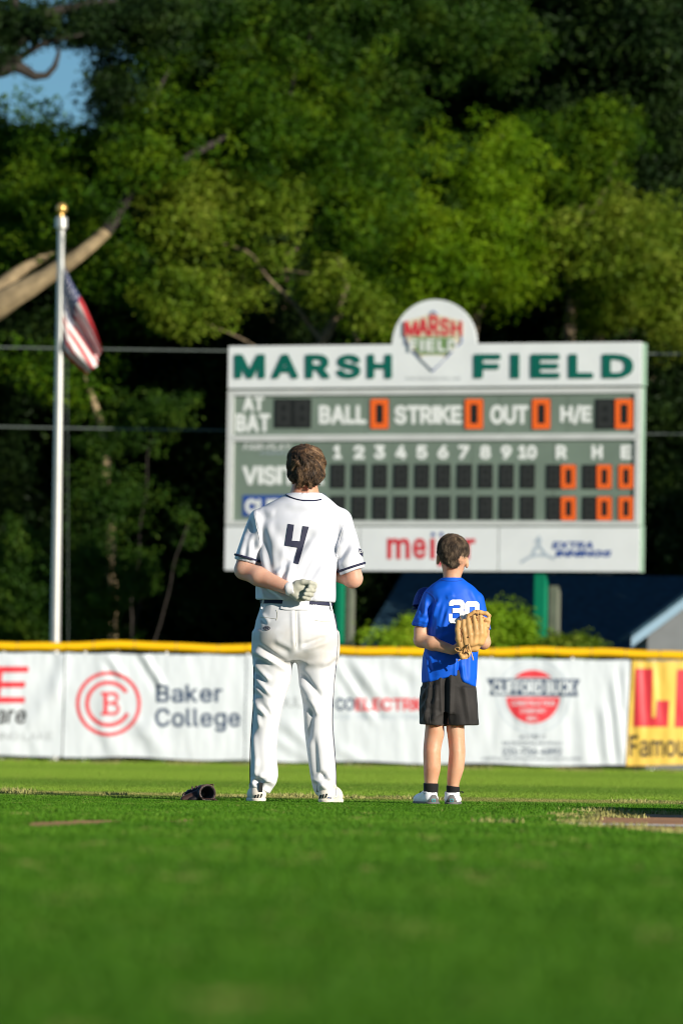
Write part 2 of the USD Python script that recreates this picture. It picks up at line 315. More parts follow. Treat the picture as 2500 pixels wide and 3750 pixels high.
def slab(vf, map_fn, thick):             # the same with thickness, as raised sheet lettering
    t = toward(vf, map_fn); v, f = t.vertices, t.faces
    e = np.sort(np.vstack([f[:, [0, 1]], f[:, [1, 2]], f[:, [2, 0]]]), 1)
    d = np.vstack([f[:, [0, 1]], f[:, [1, 2]], f[:, [2, 0]]])
    _, inv, cnt = np.unique(e, axis=0, return_inverse=True, return_counts=True); rim = d[cnt[inv.ravel()] == 1]
    n = len(v); back = v + np.array([0, thick, 0])
    side = np.vstack([np.c_[rim[:, 1], rim[:, 0], rim[:, 0] + n], np.c_[rim[:, 1], rim[:, 0] + n, rim[:, 1] + n]])
    return trimesh.Trimesh(np.vstack([v, back]), np.vstack([f, f[:, ::-1] + n, side]), process=False)

# ------------------------------------------------------------------ the scoreboard
BA = math.radians(20); BN = np.array([-math.sin(BA), -math.cos(BA), 0]); BU = np.array([math.cos(BA), -math.sin(BA), 0]); BC = P(1600, 1680, 118.0)
def uv(px, py):
    d = ray(px, py); t = ((BC - EYE) @ BN) / (d @ BN); w = EYE + d * t[..., None] - BC
    return w @ BU, w[..., 2]
def on_board(off):
    def fn(px, py):
        u, v = uv(px, py); return BC + u[..., None] * BU + v[..., None] * np.array([0, 0, 1.]) + off * BN
    return fn
def brect(x0, y0, x1, y1):
    xm, ym = (x0 + x1) / 2, (y0 + y1) / 2
    return float(uv(x0, ym)[0]), float(uv(xm, y1)[1]), float(uv(x1, ym)[0]), float(uv(xm, y0)[1])
def bbox(r, front, back):                # r = (u0, v0, u1, v1)
    u0, v0, u1, v1 = r; q = [(u0, v0), (u1, v0), (u1, v1), (u0, v1)]
    return box8([BC + u * BU + np.array([0, 0, v]) + o * BN for o in (front, back) for u, v in q])
sb = thing('scoreboard', 'large green and white ballpark scoreboard on green posts behind the fence', 'scoreboard', (BC[0], BC[1], 0))
UL, UR = brect(838, 1262, 2349, 1415)[0], brect(838, 1262, 2349, 1415)[2]
def vrow(py): return float(uv(1594, py)[1])
for k, (ya, yb) in enumerate(((1423, 1608), (1608, 1922))):
    part('cabinet', bbox((UL + .05, vrow(yb), UR + .0, vrow(ya)), -.02, -.30), M['board_side'], sb)
part('cabinet', bbox((UL - .02, vrow(2092), UR + .02, vrow(1924)), -.012, -.30), M['board_side'], sb)
part('cabinet', bbox((UL + .02, vrow(1418), UR + .02, vrow(1263)), -.012, -.30), M['board_side'], sb)
# name panel with its half-round topper
part('name_panel', bbox((UL, vrow(1416), UR, vrow(1260)), .03, -.010), M['white_panel'], sb)
cu, cv = float(uv(1591, 1258)[0]), vrow(1260); rad = brect(1436, 1101, 1747, 1258)[2] - cu
an = np.linspace(0, np.pi, 40)
tp = Polygon([(cu + rad * math.cos(a), cv + .002 + rad * 1.0 * math.sin(a)) for a in an])
tm = trimesh.creation.extrude_polygon(tp, .06, engine='earcut'); tv = tm.vertices
tm.vertices = BC + tv[:, :1] * BU + tv[:, 1:2] * np.array([0, 0, 1.]) + (tv[:, 2:3] - .03) * BN
topper = part('topper', tm, M['white_panel'], sb, smooth=False)
def letter(name, vf, off, m_, th=.012, parent=sb): return part(name, slab(vf, on_board(off), th), m_, parent, smooth=False)
def word(text, box, off, m_, name='lettering', bold=True, th=.012, shear=0, fat=0.0, parent=sb):
    return letter(name, text_px(text, *box, bold=bold, shear=shear, fat=fat), off, m_, th, parent)
def wide(text, spans, y0, y1, off, m_):   # one raised letter after another
    for ch, (a, b) in zip(text, spans): word(ch, (a, y0, b, y1), off, m_, 'letter', True, .02, fat=3.6)
wide('MARSH', [(862, 974), (998, 1096), (1122, 1210), (1237, 1324), (1348, 1438)], 1297, 1386, .052, M['letter_green'])
wide('FIELD', [(1738, 1836), (1873, 1904), (1946, 2052), (2085, 2175), (2208, 2321)], 1296, 1385, .052, M['letter_green'])
# emblem
dia = Polygon([(1586, 1362), (1484, 1256), (1486, 1230), (1589, 1136), (1694, 1230), (1694, 1254)])
letter('emblem_diamond', poly_px(dia), .050, M['blue_print'], .008, topper)
letter('emblem_inner', poly_px(dia.buffer(-6)), .056, M['cream_print'], .004, topper)
letter('emblem_grass', poly_px(Polygon([(1512, 1236), (1664, 1236), (1660, 1268), (1640, 1298), (1538, 1298), (1516, 1270)])), .060, M['grass_print'], .003, topper)
letter('emblem_base', poly_px(Polygon([(1558, 1302), (1618, 1302), (1634, 1312), (1586, 1356), (1541, 1312)])), .060, M['white_panel'], .003, topper)
letter('emblem_band', poly_px(Polygon([(1480, 1232), (1480, 1178), (1589, 1148), (1698, 1178), (1698, 1232)])), .062, M['cream_print'], .003, topper)
for ch, x, w_, top in (('M', 1484, 50, 1176), ('A', 1532, 42, 1166), ('R', 1575, 36, 1154), ('S', 1615, 34, 1164), ('H', 1656, 40, 1175)):
    word(ch, (x, top, x + w_, 1230), .070, M['red_print'], 'emblem_letter', fat=1.5, th=.006, parent=topper)
for ch, x, w_ in (('F', 1502, 32), ('I', 1542, 12), ('E', 1563, 34), ('L', 1606, 30), ('D', 1643, 34)):
    word(ch, (x, 1244, x + w_, 1287), .070, M['letter_white'], 'emblem_letter', fat=1.2, th=.006, parent=topper)
word('MUSKEGON, MI', (1489, 1381, 1686, 1392), .036, M['grey_print'], bold=False, th=.004)
# face frames and green panels
def frame(x0, y0, x1, y1, X0, Y0, X1, Y1):
    o = (UL if X0 is None else X0, vrow(Y1), UR if X1 is None else X1, vrow(Y0)); i = (brect(x0, y0, x1, y1)[0], vrow(y1), brect(x0, y0, x1, y1)[2], vrow(y0))
    for r in ((o[0], i[3], o[2], o[3]), (o[0], o[1], o[2], i[1]), (o[0], i[1], i[0], i[3]), (i[2], i[1], o[2], i[3])):
        part('frame_rail', bbox(r, .045, -.019), M['frame_white'], sb)
    return i
i1 = frame(857, 1444, 2325, 1590, None, 1424, None, 1601)
i2 = frame(855, 1613, 2325, 1908, None, 1602, None, 1925)
for i, n in ((i1, 6), (i2, 5)):
    e = np.linspace(i[0] - .01, i[2] + .01, n + 1)
    for a, b in zip(e[:-1], e[1:]): part('face_panel', bbox((a + .006, i[1] - .01, b - .006, i[3] + .01), .004, -.018), M['board_green'], sb)
def txt(t, x0, y0, x1, y1, m_='letter_white', fat=2.6, **k): word(t, (x0, y0, x1, y1), .010, M[m_], th=.005, fat=fat, **k)
txt('AT', 889, 1450, 967, 1506); txt('BAT', 864, 1515, 989, 1582)
txt('BALL', 1168, 1484, 1341, 1553); txt('STRIKE', 1444, 1484, 1690, 1553); txt('OUT', 1795, 1483, 1934, 1553); txt('H/E', 2051, 1483, 2166, 1553)
txt('FAIR-PLAY', 889, 1625, 1062, 1648, 'frame_white', fat=.5, shear=.3); txt('SCOREBOARDS', 953, 1654, 1056, 1664, 'pale_blue_print', fat=0, bold=False)
for t, cx in zip(('1', '2', '3', '4', '5', '6', '7', '8', '9', '10', 'R', 'H', 'E'), (1236, 1315, 1390, 1468, 1545, 1622, 1698, 1777, 1854, 1931, 2055, 2186, 2292)):
    w_ = {'1': 30, '10': 68}.get(t, 40)
    txt(t, cx - w_ / 2, 1630, cx + w_ / 2, 1681)
txt('VISITOR', 889, 1706, 1186, 1776)
part('name_plate', bbox(brect(889, 1813, 1188, 1891), .012, .0045), M['blue_print'], sb)
word('CLIPPERS', (899, 1827, 1180, 1882), .020, M['letter_white'], th=.005, fat=2.5)
# digits: a black module with seven dim bars and, where lit, a ring of orange lamps
def seg_rects(x0, y0, x1, y1, t):
    ym = (y0 + y1) / 2; h = t / 2
    return {'a': (x0, y0, x1, y0 + t), 'd': (x0, y1 - t, x1, y1), 'g': (x0 + t, ym - h, x1 - t, ym + h), 'f': (x0, y0 + t, x0 + t, ym), 'e': (x0, ym, x0 + t, y1 - t), 'b': (x1 - t, y0 + t, x1, ym), 'c': (x1 - t, ym, x1, y1 - t)}
def digit(x0, y0, x1, y1, lit):
    o = part('digit_module', bbox(brect(x0, y0, x1, y1), .018, .0045), M['digit_black'], sb)
    pad, t = (x1 - x0) * .04, (x1 - x0) * .335
    if lit:                               # rows of single lamps form the figure 0
        pad = 1; t = (x1 - x0) * .30; pitch_ = 3.1; lamps = []
        ring = sbox(x0 + pad, y0 + pad, x1 - pad, y1 - pad).buffer(-4).buffer(4).difference(sbox(x0 + t, y0 + t, x1 - t, y1 - t))
        ctr = letter('lit_figure', poly_px(ring), .026, M['lamp_orange'], .007, o)
        xs, ys = np.arange(x0 + 4, x1 - 3, 8.0), np.arange(y0 + 4, y1 - 3, 8.0)
        sh = [sbox(a - 1.3, b - 1.3, a + 1.3, b + 1.3) for a in xs for b in ys if ring.contains(Point(a, b))]
        letter('lamp_socket', merge_px([poly_px(s) for s in sh]), .029, M['digit_dim'], .002, o)
    else:
        sg = seg_rects(x0 + 9, y0 + 9, x1 - 9, y1 - 9, (x1 - x0) * .22)
        letter('dark_figure', merge_px([poly_px(sbox(*r)) for r in sg.values()]), .021, M['digit_dim'], .002, o)
digit(1005, 1460, 1072, 1567, 0); digit(1073, 1460, 1140, 1567, 0)
digit(1357, 1460, 1424, 1570, 1); digit(1703, 1460, 1770, 1571, 1); digit(1949, 1460, 2016, 1571, 1); digit(2179, 1460, 2251, 1571, 0); digit(2252, 1460, 2319, 1571, 1)
for k in range(10):
    x = 1210 + 77.2 * k
    digit(x, 1699, x + 54, 1788, 0); digit(x, 1816, x + 54, 1903, 0)
for y0, y1 in ((1701, 1790), (1818, 1907)):
    digit(2000, y0, 2053, y1, 0); digit(2054, y0, 2110, y1, 1); digit(2132, y0, 2184, y1, 0); digit(2185, y0, 2241, y1, 1); digit(2265, y0, 2320, y1, 1)
# three sign panels along the foot
ub = [UL - .02, brect(1318, 1930, 1326, 2090)[0], brect(1826, 1930, 1834, 2090)[0], UR + .02]
for a, b in zip(ub[:-1], ub[1:]): part('sign_panel', bbox((a + .012, vrow(2091), b - .012, vrow(1930)), .03, -.010), M['white_panel'], sb)
for t, a, b, y0 in (('m', 1419, 1503, 1972), ('e', 1514, 1562, 1972), ('ı', 1577, 1594, 1972), ('ȷ', 1604, 1632, 1972), ('e', 1642, 1692, 1972), ('r', 1704, 1742, 1972)):
    word(t, (a, y0, b, 2075 if t == 'ȷ' else 2048), .036, M['red_print'], 'letter', th=.005, fat=1.0)
letter('letter_dot', merge_px([poly_px(Point(x, 1957).buffer(7.5)) for x in (1587, 1618)]), .036, M['blue_print'], .005)
word('EXTRA', (2022, 1984, 2172, 2010), .036, M['blue_print'], 'lettering', th=.005, shear=.25, fat=1.0); word('INNINGS', (2034, 2015, 2236, 2040), .036, M['blue_print'], 'lettering', th=.005, shear=.25, fat=1.0)
mk = unary_union([LineString([(1912, 2058), (1940, 2040), (1975, 2032), (2010, 2036), (2030, 2046)]).buffer(5), LineString([(1952, 2030), (1962, 2008), (1975, 1996)]).buffer(6), LineString([(1975, 1996), (1990, 2018), (2000, 2030)]).buffer(5), Point(1974, 1980).buffer(11), LineString([(1976, 1966), (1962, 1985)]).buffer(4)])
letter('player_mark', poly_px(mk), .036, M['pale_blue_print'], .005)
# posts
def post(name, x0, x1, ytop, off, dep, m_):
    r = brect(x0, 2150, x1, 2340); part(name, bbox((r[0], -BC[2] - .3, r[2], vrow(ytop)), off, off - dep), m_, sb)
post('post', 1952, 1990, 2088, -.05, .20, M['post_green']); post('rear_post', 1992, 2021, 2141, -.32, .22, M['post_tan'])
post('post', 1226, 1246, 2088, -.05, .20, M['post_green']); post('rear_post', 1248, 1266, 2141, -.32, .22, M['post_tan'])

# ------------------------------------------------------------------ outfield fence with its yellow cap, and the banners hung on it
YF = 113.5
fn = thing('outfield_fence', 'chain link outfield fence with a bright yellow plastic top cap', 'fence', (0, YF, 0))
capx = np.array([-900, 0, 200, 470, 640, 900, 1240, 1560, 1800, 1960, 2150, 2500, 3300.]); capy = np.array([2352, 2366, 2367, 2365, 2370, 2376, 2381, 2388, 2388, 2383, 2391, 2400, 2412.])
cx_ = np.linspace(-900, 3300, 85); cy_ = PchipInterpolator(capx, capy)(cx_)
edges = [-900, 240, 900, 1560, 1955, 2500, 3300]
for a, b in zip(edges[:-1], edges[1:]):
    xx = np.linspace(a + 1.0, b - 1.0, 14); yy = PchipInterpolator(capx, capy)(xx) + 2.2 * np.sin(xx / 95.0) + 1.5 * np.sin(xx / 41.0 + 1)
    t = tube(P(xx, yy, YF + .03), .088, 14); cs = part('cap_section', t, M['yellow_plastic'], fn)
    for x in xx[2::3]:
        y_ = float(np.interp(x, xx, yy)); c = P(x, y_, YF + .03); a_ = np.linspace(0, 2 * np.pi, 15); part('tie', tube(np.c_[np.full(15, c[0]), c[1] + .091 * np.cos(a_), c[2] + .091 * np.sin(a_)], .007, 5, False), M['wire'], cs)
for x in np.linspace(-880, 3280, 15):
    b = P(x, 2600, YF + .1); top = P(x, float(np.interp(x, capx, capy)), YF)[2]
    part('fence_post', tube([[b[0], YF + .08, -.2], [b[0], YF + .08, top]], .035), M['aluminium'], fn)
zt = P(1250, 2400, YF)[2]
xa, xb = P(-900, 2600, YF)[0], P(3300, 2600, YF)[0]
wires = []
for sgn in (1, -1):
    for x in np.arange(xa - 2.2, xb + 2.2, .11):
        p, q = np.array([x, YF + .05, .03]), np.array([x + sgn * (zt - .03) * .75, YF + .05, zt])
        wires.append((p, q))
def bar(p, q, r):
    d = (q - p) / np.linalg.norm(q - p); s = np.cross(d, [0, 1, 0]) * r; w = np.array([0, 1, 0]) * r
    v = np.array([p + s, p - s * .5 + w, p - s * .5 - w, q + s, q - s * .5 + w, q - s * .5 - w]); return trimesh.Trimesh(v, [[0,1,4],[0,4,3],[1,2,5],[1,5,4],[2,0,3],[2,3,5]], process=False)
part('wire_mesh', join([bar(p, q, .004) for p, q in wires]), M['chain_link'], fn, smooth=False, kind='stuff')

FOLDS = []   # folds of the vinyl: (x0, y0, x1, y1, half width, depth in m)
for f in ((240, 2400, 205, 2560, 20, .05), (215, 2480, 120, 2660, 30, .05), (395, 2400, 450, 2480, 14, .05), (520, 2392, 600, 2520, 13, .07), (480, 2620, 600, 2760, 26, .045), (375, 2390, 380, 2700, 20, .03), (395, 2680, 420, 2770, 22, .04),
          (690, 2400, 700, 2700, 40, .025), (800, 2420, 815, 2760, 30, .02), (560, 2640, 520, 2700, 20, .03),
          (1290, 2420, 1420, 2600, 20, .07), (1240, 2440, 1370, 2640, 15, .05), (1040, 2640, 1180, 2780, 22, .06), (1010, 2700, 1160, 2800, 18, .05), (1240, 2740, 1330, 2790, 20, .05), (1330, 2460, 1500, 2560, 30, .04), (1450, 2420, 1530, 2480, 20, .03),
          (2250, 2500, 2278, 2790, 14, .06), (2210, 2600, 2230, 2800, 16, .05), (2130, 2620, 2150, 2800, 24, .03), (2290, 2440, 2292, 2600, 14, .05), (1800, 2420, 1850, 2500, 30, .02), (2050, 2430, 2120, 2600, 40, .02),
          (2335, 2430, 2345, 2800, 14, .04), (2385, 2420, 2405, 2660, 16, .045), (2440, 2430, 2450, 2800, 16, .03), (60, 2420, 20, 2600, 30, .03), (130, 2700, 150, 2780, 20, .03)): FOLDS.append(f)
def fold_sum(px, py, folds):
    out = np.zeros(np.shape(px))
    for x0, y0, x1, y1, w, a in folds:
        L2 = (x1 - x0) ** 2 + (y1 - y0) ** 2; t = ((px - x0) * (x1 - x0) + (py - y0) * (y1 - y0)) / L2
        d = ((px - x0) * (y1 - y0) - (py - y0) * (x1 - x0)) / math.sqrt(L2)
        env = np.clip((t + .18) / .36, 0, 1) * np.clip((1.18 - t) / .36, 0, 1); env = env * env * (3 - 2 * env)
        s = d / (w * 1.15); out += a * env * (np.exp(-s * s) - .55 * np.exp(-(s + 1.7) ** 2))
    return out
def vinyl(off):
    def fnc(px, py):
        px, py = np.asarray(px, float), np.asarray(py, float)
        q = np.stack([px / 150, py / 420, np.zeros_like(px)], -1)
        bulge = .55 * fold_sum(px, py, FOLDS) + .05 * (meshkit.fbm(q, 3, 5) - .5) + .030 * (meshkit.fbm(q * [4, 3, 1], 3, 9) - .5)
        hang = .035 * np.clip((py - 2400) / 400, 0, 1)
        return P(px, py, YF - .06 - hang - bulge - off)
    return fnc
SAG = lambda px: 2404 + (np.asarray(px) - 1250) * .0135
def banner(label, xt0, xt1, xb0, xb1, yt, yb, m_):
    nu, nv_ = max(12, int((xt1 - xt0) / 6)), 66
    s, t = np.meshgrid(np.linspace(0, 1, nu), np.linspace(0, 1, nv_), indexing='ij')
    px = (xt0 + s * (xt1 - xt0)) * (1 - t) + (xb0 + s * (xb1 - xb0)) * t
    top = yt[0] + s * (yt[1] - yt[0]) + 3.0 * np.abs(np.sin(s * (xt1 - xt0) / 55.0)); bot = yb[0] + s * (yb[1] - yb[0]) + 3.5 * np.sin(s * 9 + xt0)
    py = top + t * (bot - top)
    w = vinyl(0)(px, py).reshape(-1, 3); f = quads(nu, nv_)
    n0 = np.cross(w[f[0, 1]] - w[f[0, 0]], w[f[0, 2]] - w[f[0, 0]]); f = f[:, ::-1] if n0[1] > 0 else f
    c = w.mean(0)
    o = thing('banner', label, 'banner', (c[0], c[1], 0))
    part('vinyl_sheet', trimesh.Trimesh(w, f, process=False), m_, o, smooth=True)
    for x in np.linspace(.04, .96, 6):    # grommets
        g = vinyl(.006)(np.array(xt0 + x * (xt1 - xt0)), np.array(yt[0] + x * (yt[1] - yt[0]) + 8))
        part('grommet', tube([g, g + np.array([0, .004, 0])], .016, 8), M['aluminium'], o)
    return o
def print_on(o, vf, m_, off=.005, name='lettering', size=9): part(name, toward(finer(vf, size), vinyl(off)), m_, o, smooth=True)
def bword(o, t, x0, y0, x1, y1, m_, **k): print_on(o, text_px(t, x0, y0, x1, y1, **k), M[m_])
b1 = banner('white banner at the far left with a big slanted red letter E', -560, 236, -560, 226, (2386, 2390), (2762, 2769), M['vinyl'])
bword(b1, 'E', -40, 2441, 90, 2575, 'red_print', shear=.12); bword(b1, 'care', -62, 2600, 92, 2652, 'black_print', shear=.15); bword(b1, 'SPRING LAKE', -86, 2683, 192, 2711, 'grey_print', bold=False)
b2 = banner('white banner with concentric red rings round a letter B and dark two-line wording', 240, 900, 230, 893, (2390, 2398), (2770, 2785), M['vinyl'])
C0 = Point(397, 2578)
ring1 = C0.buffer(119, 32).difference(C0.buffer(106, 32))
ring2 = C0.buffer(85, 32).difference(C0.buffer(71, 32)).difference(Polygon([(397, 2578), (520, 2500), (520, 2640)]))
print_on(b2, poly_px(ring1), M['red_print'], name='ring'); print_on(b2, poly_px(ring2), M['red_print'], name='broken_ring')
slab_b = unary_union([sbox(370, 2535, 418, 2546), sbox(370, 2609, 418, 2620), sbox(379, 2535, 394, 2620), sbox(379, 2571, 418, 2581),
    Point(414, 2556).buffer(21).difference(Point(414, 2558).buffer(11)).intersection(sbox(410, 2500, 450, 2700)), Point(416, 2597).buffer(23).difference(Point(416, 2596).buffer(13)).intersection(sbox(410, 2500, 450, 2700))])
print_on(b2, poly_px(slab_b), M['red_print'], name='monogram')
bword(b2, 'Baker', 572, 2507, 814, 2574, 'navy_print'); bword(b2, 'College', 568, 2594, 880, 2682, 'navy_print')
b3 = banner('white creased banner with red capitals, partly hidden behind the two people', 904, 1588, 897, 1582, (2398, 2408), (2786, 2795), M['vinyl'])
bword(b3, 'DUL', 1020, 2552, 1106, 2592, 'grey_print'); bword(b3, 'CO', 1228, 2556, 1296, 2603, 'navy_print', fat=.8); bword(b3, 'ELECTRIC', 1300, 2557, 1566, 2604, 'red_print', fat=.8, gap=.08)
bword(b3, 'FOR THE LONG TERM', 1226, 2616, 1540, 2636, 'pale_blue_print', bold=False)
b4 = banner('white banner with a red disc crossed by a dark outlined name bar', 1592, 2308, 1586, 2288, (2408, 2417), (2796, 2806), M['vinyl'])
C4 = Point(1951, 2552)
print_on(b4, poly_px(C4.buffer(134, 40).difference(C4.buffer(130, 40))), M['pale_blue_print'], name='thin_ring')
print_on(b4, poly_px(C4.buffer(112, 40).difference(C4.buffer(109, 40))), M['pale_blue_print'], .008, name='thin_ring')
disc = C4.buffer(98, 32)
print_on(b4, poly_px(unary_union([disc.intersection(sbox(1700, 2400, 2200, 2482)), disc.intersection(sbox(1700, 2554, 2200, 2700))])), M['red_print'], .010, name='disc')
bar_ = Polygon([(1782, 2486), (2124, 2488), (2108, 2518), (2116, 2550), (1792, 2546), (1800, 2518)])
print_on(b4, poly_px(bar_), M['navy_print'], .012, name='name_bar')
print_on(b4, text_px('CLIFFORD BUCK', 1802, 2493, 2104, 2542, fat=1.2), M['vinyl'], .016)
print_on(b4, text_px('CONSTRUCTION', 1872, 2567, 2030, 2585), M['vinyl'], .014); print_on(b4, text_px('COMPANY', 1905, 2596, 1998, 2612), M['vinyl'], .014); print_on(b4, text_px('INC.', 1930, 2624, 1972, 2640), M['vinyl'], .014)
for t, a, b, y0, y1, bo in (('M-37 PINE ST', 1903, 1998, 2696, 2710, 0), ('MUSKEGON, MI 49442', 1840, 2058, 2720, 2735, 0), ('231-736-4892', 1838, 2056, 2744, 2770, 1), ('cliffordbuckconstruction.com', 1764, 2126, 2776, 2788, 0)):
    bword(b4, t, a, y0 - 4, b, y1 - 4, 'navy_print', bold=bool(bo))
b5 = banner('yellow banner at the far right with huge red letters', 2314, 3060, 2293, 3050, (2418, 2426), (2802, 2809), M['vinyl_yellow'])
Lp = Polygon([(2326, 2449), (2390, 2449), (2386, 2628), (2400, 2628), (2404, 2566), (2450, 2566), (2444, 2662), (2318, 2662)])
print_on(b5, poly_px(Lp), M['red_print'], name='letter'); print_on(b5, poly_px(Polygon([(2478, 2452), (2540, 2452), (2536, 2664), (2470, 2664)])), M['red_print'], name='letter')
bword(b5, 'Famous', 2304, 2693, 2548, 2774, 'black_print')

# ------------------------------------------------------------------ flagpole and flag
YP = 118.5
pb, pt = P(203, 2420, YP), P(224, 846, YP)
pole = thing('flagpole', 'tall white metal flagpole with a gold ball on top', 'flagpole', (pb[0], pb[1], 0))
k_ = px_size(YP)
part('pole_shaft', tube([[pb[0], pb[1], -.2], [pt[0], pt[1], pt[2]]], [20 * k_, 12.5 * k_], 20), M['aluminium'], pole)
part('pole_truck', trimesh.creation.revolve([(0, -.02), (13 * k_, -.02), (14 * k_, 6 * k_), (22 * k_, 12 * k_), (22 * k_, 48 * k_), (16 * k_, 54 * k_), (0, 54 * k_)], sections=20).apply_translation(pt), M['aluminium'], pole)
part('gold_ball', trimesh.creation.icosphere(3, 20 * k_).apply_translation(pt + [0, 0, 54 * k_ + 30 * k_]), M['gold'], pole)
part('ball_stem', tube([pt + [0, 0, 50 * k_], pt + [0, 0, 70 * k_]], 6 * k_), M['gold'], pole)
fl = thing('flag', 'red white and blue striped flag hanging limp from the pole', 'flag', (pb[0], pb[1], P(240, 1200, YP)[2]))
def cloth(s, t, off=0.0):                # s along the fly, t down the hoist
    s, t = np.asarray(s, float), np.asarray(t, float)
    top = np.stack([np.interp(s, [0, .25, .5, .75, 1], [236, 262, 304, 346, 379]), np.interp(s, [0, .25, .5, .75, 1], [972, 1035, 1108, 1195, 1280])], -1)
    bot = np.stack([np.interp(s, [0, .25, .5, .75, 1], [234, 240, 262, 290, 322]), np.interp(s, [0, .25, .5, .75, 1], [1270, 1300, 1326, 1352, 1376])], -1)
    q = top * (1 - t)[..., None] + bot * t[..., None]
    amp = np.clip(s * 2.2, 0, 1)
    ph = t * 9 + s * 2.0
    q[..., 0] += amp * 4 * np.sin(ph * 1.0 + 1.3) + 3 * amp * np.sin(ph * 2.1)
    q[..., 1] += amp * 6 * np.sin(ph + .4)
    return P(q[..., 0], q[..., 1], YP - .12 - amp * .16 * np.sin(ph) - off)
def cloth_part(name, s0, s1, t0, t1, m_, off=0.0, parent=fl):
    ns, nt = 30, max(3, int((t1 - t0) * 90))
    s, t = np.meshgrid(np.linspace(s0, s1, ns), np.linspace(t0, t1, nt), indexing='ij')
    w = cloth(s, t, off).reshape(-1, 3); f = quads(ns, nt); return part(name, trimesh.Trimesh(w, f, process=False), m_, parent, smooth=True)
for k in range(13):
    cloth_part('red_stripe' if k % 2 == 0 else 'white_stripe', .40 if k < 7 else 0, 1, k / 13, (k + 1) / 13, M['flag_red' if k % 2 == 0 else 'flag_white'])
canton = cloth_part('blue_canton', 0, .40, 0, 7 / 13, M['flag_blue'])
stars = []
for r in range(9):
    for c in range(6 if r % 2 == 0 else 5):
        s, t = (.04 + (c + .5 * (r % 2)) * .064), (r + 1) / 10 * 7 / 13
        a = np.arange(10) * np.pi / 5; rr = np.where(np.arange(10) % 2 == 0, 1, .45)
        w = cloth(s + .018 * rr * np.cos(a), t + .026 * rr * np.sin(a), .012); c_ = cloth(np.array(s), np.array(t), .014)
        stars.append(trimesh.Trimesh(np.vstack([w, c_]), [[i, (i + 1) % 10, 10] for i in range(10)], process=False))
part('star', join(stars), M['flag_white'], canton, smooth=False, kind='stuff')
cloth_part('hoist_band', -.03, 0, 0, 1, M['flag_white'])
part('halyard', tube([P(250, 2380, YP - .1), P(247, 1300, YP - .12), P(236, 960, YP - .12), pt + np.array([.02, -.05, .05])], .006, 5), M['wire'], pole)
# ------------------------------------------------------------------ power lines
for a, b, lab in (((-500, 1262), (3000, 1296), 'upper thin grey power line crossing in front of the trees'), ((-500, 1553), (3000, 1590), 'lower thin grey power line crossing in front of the trees')):
    o = thing('power_line', lab, 'power line', P(*a, 122.0))
    part('cable', tube(P(np.linspace(a[0], b[0], 30), np.linspace(a[1], b[1], 30) + 10 * np.sin(np.linspace(0, np.pi, 30)), 122.0), .020, 6), M['wire'], o)

# ------------------------------------------------------------------ trees, shrubs and the houses beyond the fence
def leaf_cluster(seed, n=64, rad=.42, size=.088):
    r = np.random.default_rng(seed)
    d = r.normal(size=(n, 3)); d /= np.linalg.norm(d, axis=1, keepdims=True)
    c = d * (rad * r.random(n) ** .5)[:, None] * [1, 1, .75]
    nrm = d * .6 + r.normal(size=(n, 3)) * .6 + [0, 0, .45]; nrm /= np.linalg.norm(nrm, axis=1, keepdims=True)
    a = np.cross(nrm, r.normal(size=(n, 3))); a /= np.linalg.norm(a, axis=1, keepdims=True); b = np.cross(nrm, a)
    L = (size * r.uniform(.6, 1.25, n))[:, None]
    v = np.stack([c - a * L * .6, c + b * L * .34 + nrm * L * .10, c + a * L * .7 - nrm * L * .08, c - b * L * .34 + nrm * L * .10], 1).reshape(-1, 3)
    k = np.arange(n)[:, None] * 4
    return trimesh.Trimesh(v, np.vstack([k + [0, 1, 2], k + [0, 2, 3]]), process=False)
CL = [leaf_cluster(100 + k) for k in range(3)]; CLS = [leaf_cluster(200 + k, 34, .25, .07) for k in range(3)]
GAPS = []   # openings between the boughs where the sky shows: (px, py, rx, ry)
def proj(w):
    d = w - EYE; z = d @ FWD; return np.stack([1250 + FPX * (d @ RIGHT) / z, 1875 - FPX * (d @ UP) / z], -1)
